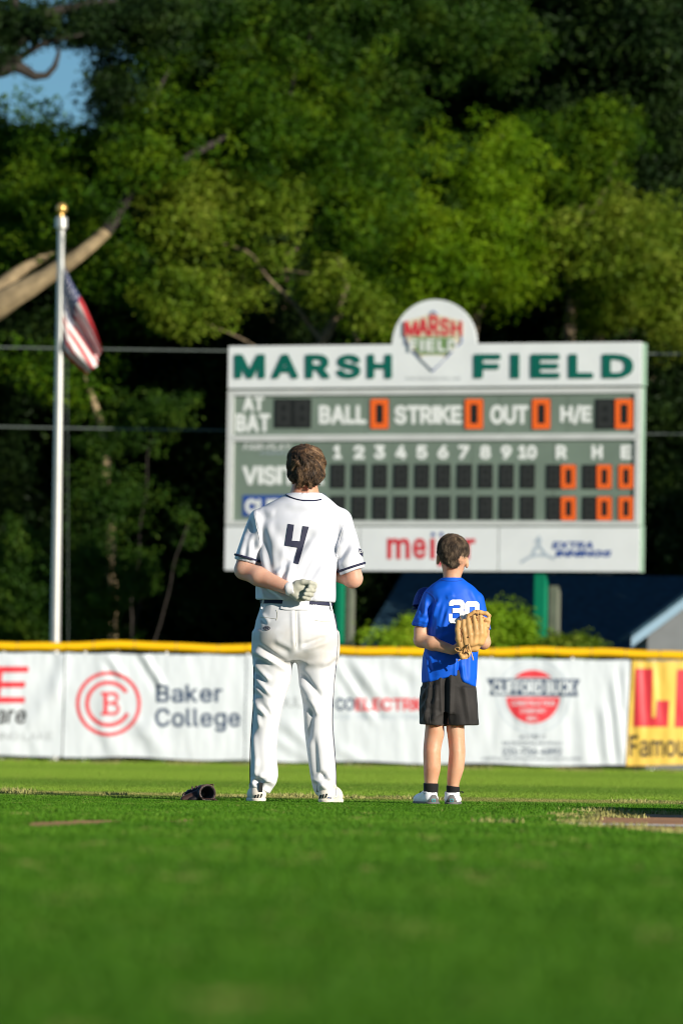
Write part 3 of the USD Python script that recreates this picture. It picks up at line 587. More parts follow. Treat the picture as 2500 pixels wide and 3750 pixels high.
def crown(parent, blobs, m_, seed, gap=.46, scale=(.8, 1.35), small=False, name='crown', freq=1.5, dense=1.35):
    r = np.random.default_rng(seed); pts = []
    for px, py, Y, rx, ry, rd, n in blobs:
        n = int(n * dense)
        d = r.normal(size=(n, 3)); d /= np.linalg.norm(d, axis=1, keepdims=True); q = d * (np.abs(r.normal(0, .62, n)) + .12)[:, None]; q[:, 2] += .25 * (meshkit.noise(q * 1.7 + px * .01, seed) - .5)
        c = P(px, py, Y); s = px_size(Y)
        pts.append(c + q * [rx * s, rd, ry * s])
    p = np.vstack(pts)
    keep = .62 * meshkit.fbm(p * freq / 2.6, 2, seed) + .38 * meshkit.fbm(p * freq * 1.5, 2, seed + 5) > gap
    sp = proj(p)
    for gx, gy, grx, gry in GAPS:
        e = ((sp[:, 0] - gx) / grx) ** 2 + ((sp[:, 1] - gy) / gry) ** 2
        keep &= e + .5 * (meshkit.noise(p * 2.2, 3) - .5) > 1
    keep &= p[:, 2] > .15
    p = p[keep] - origin(parent)
    path = numbered(path_of(parent) + '/' + name)
    gi = UsdGeom.PointInstancer.Define(stage, path); tag(gi.GetPrim(), kind='stuff')
    names = []
    for k, c in enumerate(CLS if small else CL):
        names.append(f'{path}/leaf_cluster' + (f'_{k:03d}' if k else '')); usdkit.mesh(stage, names[-1], c, m_)
    n = len(p); q = r.normal(size=(n, 4)); q /= np.linalg.norm(q, axis=1, keepdims=True); s = r.uniform(*scale, n)
    a = r.uniform(0, 2 * np.pi, n); ti = r.normal(0, .35, (n, 2))
    gi.CreatePositionsAttr(Vt.Vec3fArray.FromNumpy(p.astype(np.float32))); gi.CreateProtoIndicesAttr(Vt.IntArray.FromNumpy(r.integers(0, 3, n).astype(np.int32)))
    gi.CreateScalesAttr(Vt.Vec3fArray.FromNumpy(np.stack([s, s, s], 1).astype(np.float32)))
    gi.CreateOrientationsAttr(Vt.QuathArray([Gf.Quath(float(math.cos(x / 2)), float(t[0] * .3), float(t[1] * .3), float(math.sin(x / 2))) for x, t in zip(a, ti)]))
    gi.CreatePrototypesRel().SetTargets([Sdf.Path(x) for x in names])
def limb(pts, seed=0, n=18, wob=.05, sides=9):     # pts: (px, py, Y, radius in m)
    p = np.array([[*P(a, b, c), d] for a, b, c, d in pts]); q = curve(p, n)
    w = (meshkit.noise(np.c_[q[:, :3] * 1.3] + seed, seed) - .5)[:, None] * [1, .5, 1] * wob * 4
    return tube(q[:, :3] + w * (np.arange(n) > 0)[:, None], np.abs(q[:, 3]) * (.9 + .25 * meshkit.noise(q[:, :3] * 3, 3)), sides)
def tree(name, label, base, trunk, limbs, blobs, lm, bm='bark', seed=1, group=None, pale=None, **k):
    b = P(base[0], 2700, base[1]); o = thing(name, label, 'tree', (b[0], base[1], 0), group)
    part('trunk', limb(trunk, seed), M[bm], o)
    for i, l in enumerate(limbs): part('limb', limb(l, seed + i + 1), M[bm if pale is None or i < pale else 'bark_shaded'], o)
    crown(o, blobs, M[lm], seed, **k); return o
def B(px, py, Y, rx, ry, rd, n): return (px, py, Y, rx, ry, rd, n)
GAPS += [(272, 285, 66, 92), (292, 205, 46, 30), (80, 150, 40, 32), (20, 60, 40, 30), (165, 95, 30, 22), (250, 60, 25, 22), (1505, 50, 50, 36), (1585, 205, 34, 22), (1825, 235, 26, 22), (1390, 395, 34, 20), (1055, 250, 42, 26), (165, 680, 18, 20), (560, 60, 40, 26), (455, 110, 40, 34), (575, 1735, 26, 34), (25, 480, 24, 26), (960, 185, 20, 18), (470, 200, 34, 40)]
# the great oak on the left
tree('oak_tree', 'great oak with a long pale limb reaching in from the left edge', (-560, 131.5),
     [(-560, 2800, 131.5, .75), (-540, 2000, 131.5, .6), (-420, 1450, 131.4, .5), (-330, 1200, 131.3, .42)],
     [[(-420, 1420, 131.3, .40), (-150, 1210, 129.6, .36), (0, 1112, 128.4, .30), (140, 1030, 128.2, .22), (280, 940, 127.9, .17), (390, 845, 127.8, .14)],
      [(-150, 1200, 129.6, .26), (0, 1050, 128.6, .17), (90, 980, 128.6, .12), (200, 930, 128.8, .08), (330, 905, 129.5, .04)],
      [(390, 845, 127.8, .14), (470, 720, 127.8, .125), (530, 645, 127.8, .115), (610, 608, 128, .09), (760, 535, 128.4, .07), (960, 400, 130, .04)],
      [(530, 645, 128, .07), (555, 560, 130.4, .06), (560, 420, 130.6, .05), (620, 250, 131, .03)],
      [(-380, 1300, 131.3, .4), (-250, 700, 132, .3), (-60, 300, 132.5, .2), (160, 80, 133, .1)],
      [(700, 560, 130.5, .05), (900, 560, 130.4, .04), (1020, 640, 130.3, .025)],
      [(390, 850, 130.2, .05), (560, 905, 130.1, .03), (700, 930, 130, .015)], [(1000, 560, 131, .05), (1050, 400, 131.2, .045), (1110, 180, 131.6, .04), (1180, 20, 132, .02)]],
     [B(170, 820, 130.2, 300, 190, 1.6, 520), B(420, 900, 129.8, 260, 130, 1.2, 330), B(420, 790, 126.9, 190, 120, .5, 60), B(560, 610, 127, 190, 90, .5, 75), B(740, 520, 127.4, 130, 80, .6, 50), B(820, 480, 129, 240, 160, 1, 300), B(60, 560, 131.5, 260, 240, 2, 420), B(620, 460, 131, 300, 190, 1.8, 560), B(900, 640, 131, 260, 240, 1.8, 520), B(1130, 560, 131.5, 280, 300, 2, 620), B(760, 260, 132, 300, 180, 2, 420), B(380, 600, 131.5, 210, 170, 1.6, 260), B(120, 1360, 130, 230, 100, 1.4, 120), B(560, 1060, 129.5, 130, 80, 1, 60), B(1300, 800, 132.5, 230, 260, 1.8, 330)],
     'leaf_oak', 'bark_pale', 21, gap=.48, pale=2)
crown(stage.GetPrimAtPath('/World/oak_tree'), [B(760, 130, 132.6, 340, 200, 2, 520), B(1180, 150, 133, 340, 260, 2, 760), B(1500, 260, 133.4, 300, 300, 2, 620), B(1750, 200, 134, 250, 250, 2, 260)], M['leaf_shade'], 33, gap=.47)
# dark boughs at the top left, nearest the camera of the row
tree('oak_tree', 'shaded tree whose black boughs hook across the sky at the top left corner', (-900, 127.5),
     [(-900, 2800, 127.5, .6), (-850, 1600, 127.5, .5), (-700, 700, 127.5, .4), (-420, 330, 127.5, .3)],
     [[(-420, 330, 127.5, .3), (-160, 280, 127.4, .24), (0, 250, 127.3, .20), (70, 235, 127.3, .15), (110, 265, 127.3, .11), (150, 278, 127.3, .085), (195, 255, 127.3, .07), (215, 200, 127.3, .05), (205, 150, 127.3, .03)],
      [(-160, 280, 127.4, .2), (20, 140, 127.4, .13), (150, 60, 127.5, .1), (420, 10, 127.6, .06)], [(0, 250, 127.3, .12), (60, 100, 127.4, .08), (30, -60, 127.5, .06)], [(60, 215, 127.3, .08), (200, 150, 127.3, .06), (330, 120, 127.3, .03)]],
     [B(60, 90, 127.5, 330, 120, 1.4, 330), B(330, 70, 127.8, 220, 90, 1.2, 240), B(500, 60, 127.9, 220, 90, 1.2, 200), B(300, 130, 128.5, 240, 70, .8, 60), B(140, 330, 128.6, 150, 60, .8, 60), B(420, 300, 129, 90, 130, .8, 60), B(30, 215, 127.6, 120, 60, .8, 90)], 'leaf_dark', 'bark_shaded', 22, gap=.50)
# the bright young trees straight behind the scoreboard
tree('young_tree', 'bright yellow green young tree rising behind the scoreboard topper', (1700, 137.5),
     [(1700, 2800, 137.5, .22), (1702, 1900, 137.5, .19), (1722, 1300, 137.4, .15), (1742, 1140, 137.3, .12), (1775, 1070, 137.3, .09)],
     [[(1742, 1140, 137.3, .09), (1680, 990, 137.4, .06), (1600, 800, 137.5, .04), (1560, 650, 137.6, .02)], [(1775, 1070, 137.3, .08), (1830, 900, 137.4, .06), (1840, 650, 137.6, .04), (1850, 480, 137.7, .02)], [(1770, 1070, 137.3, .06), (1900, 960, 137.0, .04), (1960, 930, 137.0, .02)], [(1640, 996, 136.6, .035), (1690, 990, 136.6, .04), (1740, 1010, 136.8, .04)]],
     [B(1480, 640, 138.0, 200, 150, 1.4, 260), B(1560, 760, 137.6, 220, 180, 1.6, 400), B(1740, 720, 137.8, 190, 190, 1.5, 360), B(1850, 530, 138.0, 80, 110, .9, 90), B(1650, 900, 137.0, 230, 140, 1.5, 360), B(1520, 950, 137.0, 170, 150, 1.3, 230), B(1700, 1030, 136.6, 190, 90, 1.2, 210), B(1840, 960, 136.8, 130, 110, 1.1, 130), B(1480, 1120, 136.6, 170, 110, 1.1, 170), B(1330, 1000, 137.2, 120, 120, 1, 90)],
     'leaf_bright', 'bark', 23, gap=.455)
tree('young_tree', 'olive green rounded young tree above the right end of the scoreboard', (2220, 138.5),
     [(2220, 2800, 138.5, .2), (2215, 2000, 138.5, .18), (2190, 1300, 138.4, .12), (2180, 1100, 138.4, .09)],
     [[(2190, 1250, 138.4, .08), (2080, 1000, 138.4, .05), (2020, 880, 138.4, .03)], [(2185, 1150, 138.4, .08), (2260, 950, 138.4, .05), (2310, 800, 138.5, .03)], [(1880, 950, 138.0, .05), (1930, 930, 138.0, .045), (2060, 1010, 138.2, .04)]],
     [B(2080, 880, 138.5, 170, 150, 1.4, 320), B(2250, 860, 138.6, 200, 150, 1.5, 400), B(2380, 880, 138.8, 110, 150, 1.2, 190), B(2150, 1000, 138.2, 190, 110, 1.3, 280), B(2300, 1020, 138.3, 160, 120, 1.3, 220), B(2230, 1160, 137.8, 130, 110, 1, 130), B(2420, 1130, 138.2, 140, 160, 1.2, 110), B(1990, 960, 138.4, 90, 90, .9, 90)], 'leaf_olive', 'bark', 24, gap=.455)
tree('young_tree', 'tree with large scattered glossy leaves between the two bright young trees', (2060, 141.5),
     [(2060, 2800, 141.5, .22), (2065, 1500, 141.5, .16), (2110, 900, 141.5, .1), (2150, 500, 141.5, .05)], [[(2110, 900, 141.5, .07), (2230, 650, 141.4, .04), (2280, 480, 141.5, .02)]],
     [B(2120, 560, 141.5, 190, 120, 1.3, 150), B(2230, 470, 141.8, 120, 110, 1, 80), B(2000, 470, 142.0, 120, 70, 1, 50), B(2080, 680, 141.3, 150, 90, 1, 100)], 'leaf_oak', 'bark', 25, gap=.5)
tree('drooping_tree', 'pale olive tree with drooping sprays between the flagpole and the scoreboard', (1010, 129),
     [(1010, 2800, 129, .22), (1030, 2000, 129, .19), (1110, 1500, 128.8, .15), (1180, 1250, 128.8, .11), (1260, 1080, 128.8, .08), (1245, 940, 128.9, .06)],
     [[(1310, 1250, 128.2, .035), (1285, 1150, 128.2, .035), (1255, 1050, 128.3, .03), (1235, 940, 128.4, .02)], [(1240, 1006, 128.4, .018), (1100, 995, 128.2, .016), (960, 978, 128.1, .013)], [(960, 978, 128.1, .013), (1030, 940, 128.1, .022), (1090, 908, 128.2, .016)], [(1180, 1250, 128.8, .05), (980, 1000, 129.6, .03), (760, 850, 129.8, .02)], [(1110, 1500, 128.8, .05), (900, 1250, 129.2, .025), (700, 1150, 129.2, .015)]],
     [B(660, 720, 129.4, 110, 110, .9, 130), B(700, 830, 129, 140, 90, 1, 170), B(800, 700, 129.8, 120, 110, 1, 110), B(640, 900, 128.8, 90, 60, .8, 70), B(690, 1060, 128.4, 130, 70, .9, 150), B(790, 1060, 128.4, 110, 80, .9, 120), B(610, 1150, 128.2, 100, 70, .8, 100), B(720, 1130, 128.2, 120, 70, .8, 90), B(900, 1080, 128.6, 90, 60, .8, 60), B(1010, 780, 129.6, 130, 120, 1, 80), B(1150, 1080, 128.4, 110, 80, .8, 70), B(1330, 1130, 127.8, 90, 80, .8, 60), B(1220, 990, 127.9, 90, 50, .6, 30), B(1000, 960, 127.9, 80, 40, .5, 26)], 'leaf_olive', 'bark', 26, gap=.49, freq=2.0, dense=.85)
tree('broken_tree', 'dead leaning stub of a tree just right of the flag', (420, 129.5), [(420, 2800, 129.5, .12), (400, 2000, 129.5, .10), (372, 1560, 129.5, .085), (345, 1480, 129.5, .08), (318, 1400, 129.5, .06), (300, 1340, 129.5, .03)], [], [B(250, 1420, 129.5, 80, 60, .6, 30)], 'leaf_oak', 'bark_pale', 27)
# the shaded wood behind
WOOD = [(-330, 143, 700, 'first'), (180, 147, 620, ''), (640, 149, 330, ''), (1040, 146, -260, ''), (1480, 150, -300, ''), (1880, 147, -330, ''), (2300, 144, -340, ''), (2760, 149, -330, '')]
for k, (px, Y, top, _) in enumerate(WOOD):
    r = np.random.default_rng(50 + k); bl = []
    for yy in np.arange(top + 130, 2500, 210):
        for _i in range(3): bl.append(B(px + r.uniform(-240, 240), yy + r.uniform(-70, 70), Y + r.uniform(-1.5, 2), r.uniform(190, 300), r.uniform(120, 190), 1.8, 150))
    place = ['at the left edge of the picture', 'directly behind the flagpole', 'left of the scoreboard, behind the drooping tree', 'behind the left end of the scoreboard', 'behind the scoreboard topper', 'right of the scoreboard topper', 'at the right end of the scoreboard', 'past the right edge of the scoreboard'][k]
    tree('forest_tree', 'tall dark tree of the shaded wood ' + place, (px, Y), [(px, 2800, Y, .35), (px + 20, 1800, Y, .3), (px - 10, 900, Y, .2), (px, max(top, -100), Y, .08)],
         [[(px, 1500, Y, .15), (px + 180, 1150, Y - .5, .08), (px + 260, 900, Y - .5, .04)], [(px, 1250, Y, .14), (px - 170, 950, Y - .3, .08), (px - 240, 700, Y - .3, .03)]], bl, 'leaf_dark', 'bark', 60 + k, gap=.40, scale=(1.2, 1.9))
for k, (px, Y, top) in enumerate([(-100, 162, 500), (500, 164, 560), (1000, 163, -100), (1500, 165, -200), (2050, 163, -250), (2600, 164, -250)]):
    r = np.random.default_rng(90 + k)
    bl = [B(px + r.uniform(-250, 250), yy + r.uniform(-60, 60), Y + r.uniform(-2, 2), 300, 170, 2, 170) for yy in np.arange(top + 100, 2650, 190) for _i in range(2)]
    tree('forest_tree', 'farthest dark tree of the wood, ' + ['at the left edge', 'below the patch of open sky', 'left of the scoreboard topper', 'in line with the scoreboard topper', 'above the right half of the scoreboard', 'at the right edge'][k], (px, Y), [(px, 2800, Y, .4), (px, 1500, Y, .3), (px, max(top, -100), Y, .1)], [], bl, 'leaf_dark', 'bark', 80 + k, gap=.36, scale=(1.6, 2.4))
# the same row goes on beyond the right edge and shades the wood
for k, (x, y) in enumerate([(15.5, 119), (20.5, 122), (25, 117.5), (31, 121), (36, 118), (43, 121)]):
    o = thing('row_tree', ['first', 'second', 'third', 'fourth', 'fifth', 'sixth'][k] + ' tree of the row that runs on past the right edge', 'tree', (x, y, 0), 'trees of the row past the right edge')
    part('trunk', tube([[x, y, -.1], [x + .1, y, 4], [x, y, 11]], [.32, .26, .1]), M['bark'], o)
    px0, py0 = proj(np.array([[x, y, 8.5]]))[0]; s = 1 / px_size(y)
    crown(o, [B(px0 + dx * s, py0 - dz * s, y + dy, 2.6 * s, 2.2 * s, 2.6, 230) for dx, dy, dz in ((0, 0, 4.6), (1.3, .6, 2.2), (-1.4, -.4, 2), (.3, .2, -.4), (-.6, .6, -3.2), (1.2, -.6, -3.6), (0, 0, 6.6))], M['leaf_oak'], 130 + k, gap=.34, scale=(1.3, 2.0))
# undergrowth and shrubs
def shrub(label, blobs, lm, seed, name='shrub', **k):
    b = P(blobs[0][0], 2700, blobs[0][2]); o = thing(name, label, 'shrub', (b[0], b[1], 0))
    for i, bl in enumerate(blobs[:4]):
        part('stem', limb([(blobs[0][0] + 8 * i, 2790, bl[2], .03), (bl[0], bl[1], bl[2], .012)], seed + i), M['bark_shaded'], o)
    crown(o, blobs, M[lm], seed, small=True, **k)
shrub('bright lime green shrub just right of the boy, behind the fence', [B(1835, 2330, 117.5, 85, 75, .7, 190), B(1910, 2350, 117.5, 60, 90, .6, 150), B(1800, 2270, 117.6, 50, 40, .5, 60), B(1880, 2420, 117.5, 110, 90, .7, 200)], 'leaf_shrub', 301, gap=.3)
shrub('low lime green shrub just left of the boy, behind the fence', [B(1460, 2345, 117.4, 60, 28, .6, 80), B(1500, 2300, 117.6, 40, 40, .5, 40), B(1450, 2440, 117.4, 110, 90, .7, 170)], 'leaf_shrub', 302, gap=.3)
shrub('small yellow green shrub right of the scoreboard post, showing just above the fence cap', [B(2110, 2372, 117.3, 70, 26, .6, 90), B(2050, 2368, 117.2, 40, 22, .5, 50), B(2090, 2450, 117.3, 120, 80, .7, 160)], 'leaf_olive', 303, gap=.3)
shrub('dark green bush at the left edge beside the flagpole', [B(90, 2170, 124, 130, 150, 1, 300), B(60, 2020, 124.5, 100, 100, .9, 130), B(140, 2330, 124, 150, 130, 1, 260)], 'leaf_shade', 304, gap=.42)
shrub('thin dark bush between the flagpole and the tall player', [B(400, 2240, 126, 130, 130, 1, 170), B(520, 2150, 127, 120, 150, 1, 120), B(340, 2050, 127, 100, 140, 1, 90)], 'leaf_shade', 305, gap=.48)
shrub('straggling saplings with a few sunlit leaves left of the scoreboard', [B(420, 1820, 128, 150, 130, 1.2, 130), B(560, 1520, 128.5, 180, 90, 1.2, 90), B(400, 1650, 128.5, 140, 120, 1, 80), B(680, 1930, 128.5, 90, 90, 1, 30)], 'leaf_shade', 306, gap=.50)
# roofs of two houses
h1 = thing('house', 'house with a wide dark blue hipped roof behind the scoreboard posts', 'house', (P(1900, 2400, 130)[0], 130, 0))
el, er = P(1268, 2415, 127)[0], P(3500, 2415, 127)[0]; ez, rz = 2.15, P(1800, 2100, 131)[2]
rl, rr = P(1478, 2110, 131)[0], P(3250, 2110, 131)[0]
roof = trimesh.Trimesh([[el, 127, ez], [er, 127, ez], [er, 135, ez], [el, 135, ez], [rl, 131, rz], [rr, 131, rz]], [[0,1,5],[0,5,4],[1,2,5],[2,3,4],[2,4,5],[3,0,4]], process=False)
rf = part('roof', roof, M['shingle'], h1, smooth=False)
part('eave_board', box8([[el, 127, ez - .2], [er, 127, ez - .2], [er, 127, ez - .004], [el, 127, ez - .004], [el, 127.04, ez - .2], [er, 127.04, ez - .2], [er, 127.04, ez - .004], [el, 127.04, ez - .004]]), M['fascia'], h1, smooth=False)
part('wall', box8([[el + .5, 127.5, -.2], [er - .5, 127.5, -.2], [er - .5, 127.5, ez + .02], [el + .5, 127.5, ez + .02], [el + .5, 134.5, -.2], [er - .5, 134.5, -.2], [er - .5, 134.5, ez + .02], [el + .5, 134.5, ez + .02]]), M['siding'], h1, smooth=False)
h2 = thing('shed', 'grey shed gable with a pale blue rake board at the lower right edge', 'shed', (P(2700, 2400, 120.5)[0], 120.5, 0))
a, b, c = P(2310, 2372, 120.5), P(2800, 2010, 120.5), P(3290, 2372, 120.5)
def prism(pts, y0, y1):
    n = len(pts); v = [[p[0], y0, p[2]] for p in pts] + [[p[0], y1, p[2]] for p in pts]
    f = [[0, i, i + 1] for i in range(1, n - 1)] + [[n, n + i + 1, n + i] for i in range(1, n - 1)] + [t for i in range(n) for t in ([i, (i + 1) % n + n, (i + 1) % n], [i, i + n, (i + 1) % n + n])]
    return trimesh.Trimesh(v, f, process=False)
up_ = np.array([0, 0, .21])
part('rake_board', prism([a, b, b + up_, a + up_], 120.45, 120.5), M['fascia'], h2, smooth=False); part('rake_board', prism([b, c, c + up_, b + up_], 120.452, 120.502), M['fascia'], h2, smooth=False)
part('roof', prism([a + up_, b + up_, b + up_ * 1.4, a + up_ * 1.4], 120.40, 126), M['shingle'], h2, smooth=False); part('roof', prism([b + up_, c + up_, c + up_ * 1.4, b + up_ * 1.4], 120.402, 126), M['shingle'], h2, smooth=False)
wl, wr = a + [.35, 0, 0], c - [.35, 0, 0]; wl[2] += .25; wr[2] = wl[2]
part('wall', prism([[wl[0], 0, -.2], [wr[0], 0, -.2], wr, b, wl], 120.62, 125.8), M['siding'], h2, smooth=False)

# unseen shelter added past the right edge to cast the dark grass strip
dg = thing('added_shelter', 'low open shelter added out of view to cast the dark strip on the grass', 'added_shelter', (7, 24, 0))
def bx(x0, x1, y0, y1, z0, z1): return box8([[x0, y0, z0], [x1, y0, z0], [x1, y0, z1], [x0, y0, z1], [x0, y1, z0], [x1, y1, z0], [x1, y1, z1], [x0, y1, z1]])
part('back_wall', bx(8.6, 8.75, 21.3, 25.4, -.1, 1.6), M['siding'], dg, smooth=False); part('side_wall', bx(5.4, 8.6, 21.32, 21.45, -.1, 1.6), M['siding'], dg, smooth=False); part('side_wall', bx(5.4, 8.6, 25.25, 25.38, -.1, 1.6), M['siding'], dg, smooth=False)
part('roof', bx(5.2, 8.9, 21.15, 25.5, 1.604, 1.72), M['shingle'], dg, smooth=False); part('bench', bx(8.0, 8.4, 21.6, 25.1, .38, .44), M['bark'], dg, smooth=False)
for y_ in (21.7, 23.4, 25.0): part('bench_leg', bx(8.1, 8.3, y_ - .04, y_ + .04, -.02, .378), M['aluminium'], dg, smooth=False)

# ------------------------------------------------------------------ people: smooth solids meshed from distance fields
S = px_size(DP)
def surface(fun, lo, hi, h, iters=0):
    """The zero surface of a distance field on a grid of step h (naive surface nets)."""
    lo, hi = np.array(lo, float), np.array(hi, float)
    n = np.ceil((hi - lo) / h).astype(int) + 1
    ax = [lo[k] + h * np.arange(n[k]) for k in range(3)]
    X = np.stack(np.meshgrid(*ax, indexing='ij'), -1)
    F = fun(X)
    F = np.pad(F, 1, constant_values=1.0); lo = lo - h
    sg = F < 0
    c = np.zeros(np.array(F.shape) - 1, int); pos = np.zeros(c.shape + (3,)); cnt = np.zeros(c.shape)
    sh = lambda a, o: a[o[0]:a.shape[0] - 1 + o[0], o[1]:a.shape[1] - 1 + o[1], o[2]:a.shape[2] - 1 + o[2]]
    for axis in range(3):
        e = np.eye(3, dtype=int)[axis]; o1, o2 = [np.eye(3, dtype=int)[k] for k in range(3) if k != axis]
        for off in ((0, 0), (1, 0), (0, 1), (1, 1)):
            a = off[0] * o1 + off[1] * o2
            f0, f1 = sh(F, a), sh(F, a + e); x = (f0 < 0) != (f1 < 0)
            t = np.where(x, f0 / np.where(x, f0 - f1, 1), 0)
            pos += np.where(x[..., None], a + t[..., None] * e, 0); cnt += x
    on = cnt > 0; idx = -np.ones(c.shape, int); idx[on] = np.arange(on.sum())
    v = (np.argwhere(on) + pos[on] / cnt[on][:, None]) * h + lo
    faces = []
    for axis in range(3):
        e = np.eye(3, dtype=int)[axis]; k1, k2 = [k for k in range(3) if k != axis]; o1, o2 = np.eye(3, dtype=int)[k1], np.eye(3, dtype=int)[k2]
        sl = [slice(1, -1)] * 3; sl[axis] = slice(0, -1)
        s0 = sg[tuple(slice(1, s - 1) if k != axis else slice(0, s - 1) for k, s in enumerate(sg.shape))]
        s1 = sg[tuple(slice(1, s - 1) if k != axis else slice(1, s) for k, s in enumerate(sg.shape))]
        q = np.argwhere(s0 != s1) + (1 - e); w = s0[s0 != s1]
        a, b, c_, d = (idx[tuple((q - x).T)] for x in (0 * o1, o1, o1 + o2, o2))
        f = np.stack([a, b, c_, d], 1)
        flip = w if axis != 1 else ~w
        f = np.where(flip[:, None], f, f[:, ::-1])
        faces += [f[:, [0, 1, 2]], f[:, [0, 2, 3]]]
    f = np.vstack(faces); f = f[(f >= 0).all(1)]
    m_ = trimesh.Trimesh(v, f, process=False)
    if iters:
        e = np.vstack([f[:, [0, 1]], f[:, [1, 2]], f[:, [2, 0]]]); e = np.vstack([e, e[:, ::-1]]); n_ = len(v)
        A = sparse.csr_matrix((np.ones(len(e)), (e[:, 0], e[:, 1])), (n_, n_)); A.data[:] = 1; deg = np.asarray(A.sum(1)).ravel()[:, None]
        for _ in range(iters):
            for k_ in (.5, -.52): v = v + k_ * np.where(deg > 0, A @ v / np.maximum(deg, 1) - v, 0)
        m_ = trimesh.Trimesh(v, f, process=False)
    return m_
def length(v): return np.sqrt((v * v).sum(-1))
def cone(X, a, b, ra, rb, fy=1.0):       # a tapering limb with round ends; fy squashes it along y
    a, b = np.array(a, float), np.array(b, float); d = b - a; t = np.clip(((X - a) @ d) / (d @ d), 0, 1)
    q = X - a - t[..., None] * d
    if fy != 1: q = q * [1, 1 / fy, 1]
    return length(q) - (ra + (rb - ra) * t)
def ell(X, c, r):
    q = (X - np.array(c, float)); k0 = length(q / r); k1 = length(q / np.square(r)); return k0 * (k0 - 1) / np.maximum(k1, 1e-9)
def smin(a, b, k): h = np.clip(.5 + .5 * (b - a) / k, 0, 1); return b * (1 - h) + a * h - k * h * (1 - h)
def smax(a, b, k): return -smin(-a, -b, k)
def chain(X, pts, k=.01):
    d = None
    for (a, ra), (b, rb) in zip(pts[:-1], pts[1:]):
        c = cone(X, a, b, ra, rb); d = c if d is None else smin(d, c, k)
    return d
class Stack:
    """A solid given by its left and right edges in the photograph row by row (py, left, right, half depth in m, [shift towards the field])."""
    def __init__(self, rows, y=DP, grow=0.0, power=2.0):
        rows = [(*r, 0.0) if len(r) == 4 else r for r in rows]; r = np.array(rows, float)
        c = P((r[:, 1] + r[:, 2]) / 2, r[:, 0], DP); o = np.argsort(c[:, 2]); self.z0, self.z1 = c[o][0, 2], c[o][-1, 2]
        self.f = PchipInterpolator(c[o][:, 2], np.stack([c[:, 0], y + r[:, 4], (r[:, 2] - r[:, 1]) / 2 * S + grow, r[:, 3] + grow], -1)[o]); self.p = power
    def __call__(self, X, caps=True):
        z = X[..., 2]; zc = np.clip(z, self.z0, self.z1); g = self.f(zc)
        qx, qy = (X[..., 0] - g[..., 0]), (X[..., 1] - g[..., 1])
        k0 = np.sqrt((qx / g[..., 2]) ** 2 + (qy / g[..., 3]) ** 2); k1 = np.sqrt((qx / g[..., 2] ** 2) ** 2 + (qy / g[..., 3] ** 2) ** 2)
        d = np.where(k0 < 1e-6, -np.minimum(g[..., 2], g[..., 3]), k0 * (k0 - 1) / np.maximum(k1, 1e-9))
        return np.maximum(d, np.maximum(self.z0 - z, z - self.z1)) if caps else d
def J(px, py, dy=0.0): return P(px, py, DP) + np.array([0, dy, 0])      # a joint; dy < 0 is nearer the camera
def bounds(pts, pad): p = np.array(pts); return p.min(0) - pad, p.max(0) + pad
def plane_px(X, p0, p1):                  # signed distance above the line through two spots of the photograph (positive above)
    a, b = J(*p0), J(*p1); d = b - a; n = np.array([-d[2], 0, d[0]]); n /= np.linalg.norm(n); n = n if n[2] > 0 else -n
    return (X - a) @ n
def fold(mesh, folds, noise=(.004, 9.0), seed=3, gain=1.0, stretch=(1, 1, .45)):
    """Pushes the cloth in and out along its normals: named creases on the side seen, fine crumple everywhere."""
    v, n = np.array(mesh.vertices), np.array(mesh.vertex_normals)
    q = proj(v); face = np.clip(-n[:, 1] * 1.6 + .15, 0, 1)
    d = fold_sum(q[:, 0], q[:, 1], folds) * face * gain if folds else 0
    a, sc = noise; qq = v * sc * np.array(stretch)
    w = qq + .7 * np.stack([meshkit.noise(qq * .8 + 7, seed), meshkit.noise(qq * .8 + 19, seed), meshkit.noise(qq * .8 + 31, seed)], -1)
    r = 1 - 2 * np.abs(meshkit.noise(w, seed) - .5)                       # ridged: soft troughs, sharper crests
    d = d + a * (r - .6) * 1.6 + a * .5 * (meshkit.noise(qq * 2.7, seed + 1) - .5)
    m_ = trimesh.Trimesh(v + n * np.asarray(d)[:, None], mesh.faces, process=False); return m_
class Back:                                # the side of a cloth mesh that faces the camera, as y over (x, z)
    def __init__(self, mesh):
        n = mesh.vertex_normals; k = n[:, 1] < -.05; self.v = np.array(mesh.vertices)[k]; self.t = cKDTree(self.v[:, [0, 2]])
    def __call__(self, w, off):
        d, i = self.t.query(w[..., [0, 2]].reshape(-1, 2), k=14); yy = self.v[i][..., 1]; wt = (1 / (d + 5e-4) ** 2) * (yy < yy.min(1, keepdims=True) + .016); y = (self.v[i][..., 1] * wt).sum(1) / wt.sum(1)
        o = w.copy(); o[..., 1] = y.reshape(w.shape[:-1]) - off; return o
def patch(vf, back, off, size=4): return toward(finer(vf, size), lambda x, y: back(P(x, y, DP), off))
def seam(pts, back, off, r, n=24): q = curve(np.array(pts, float), n); return tube(back(P(q[:, 0], q[:, 1], DP), off), r, 6)
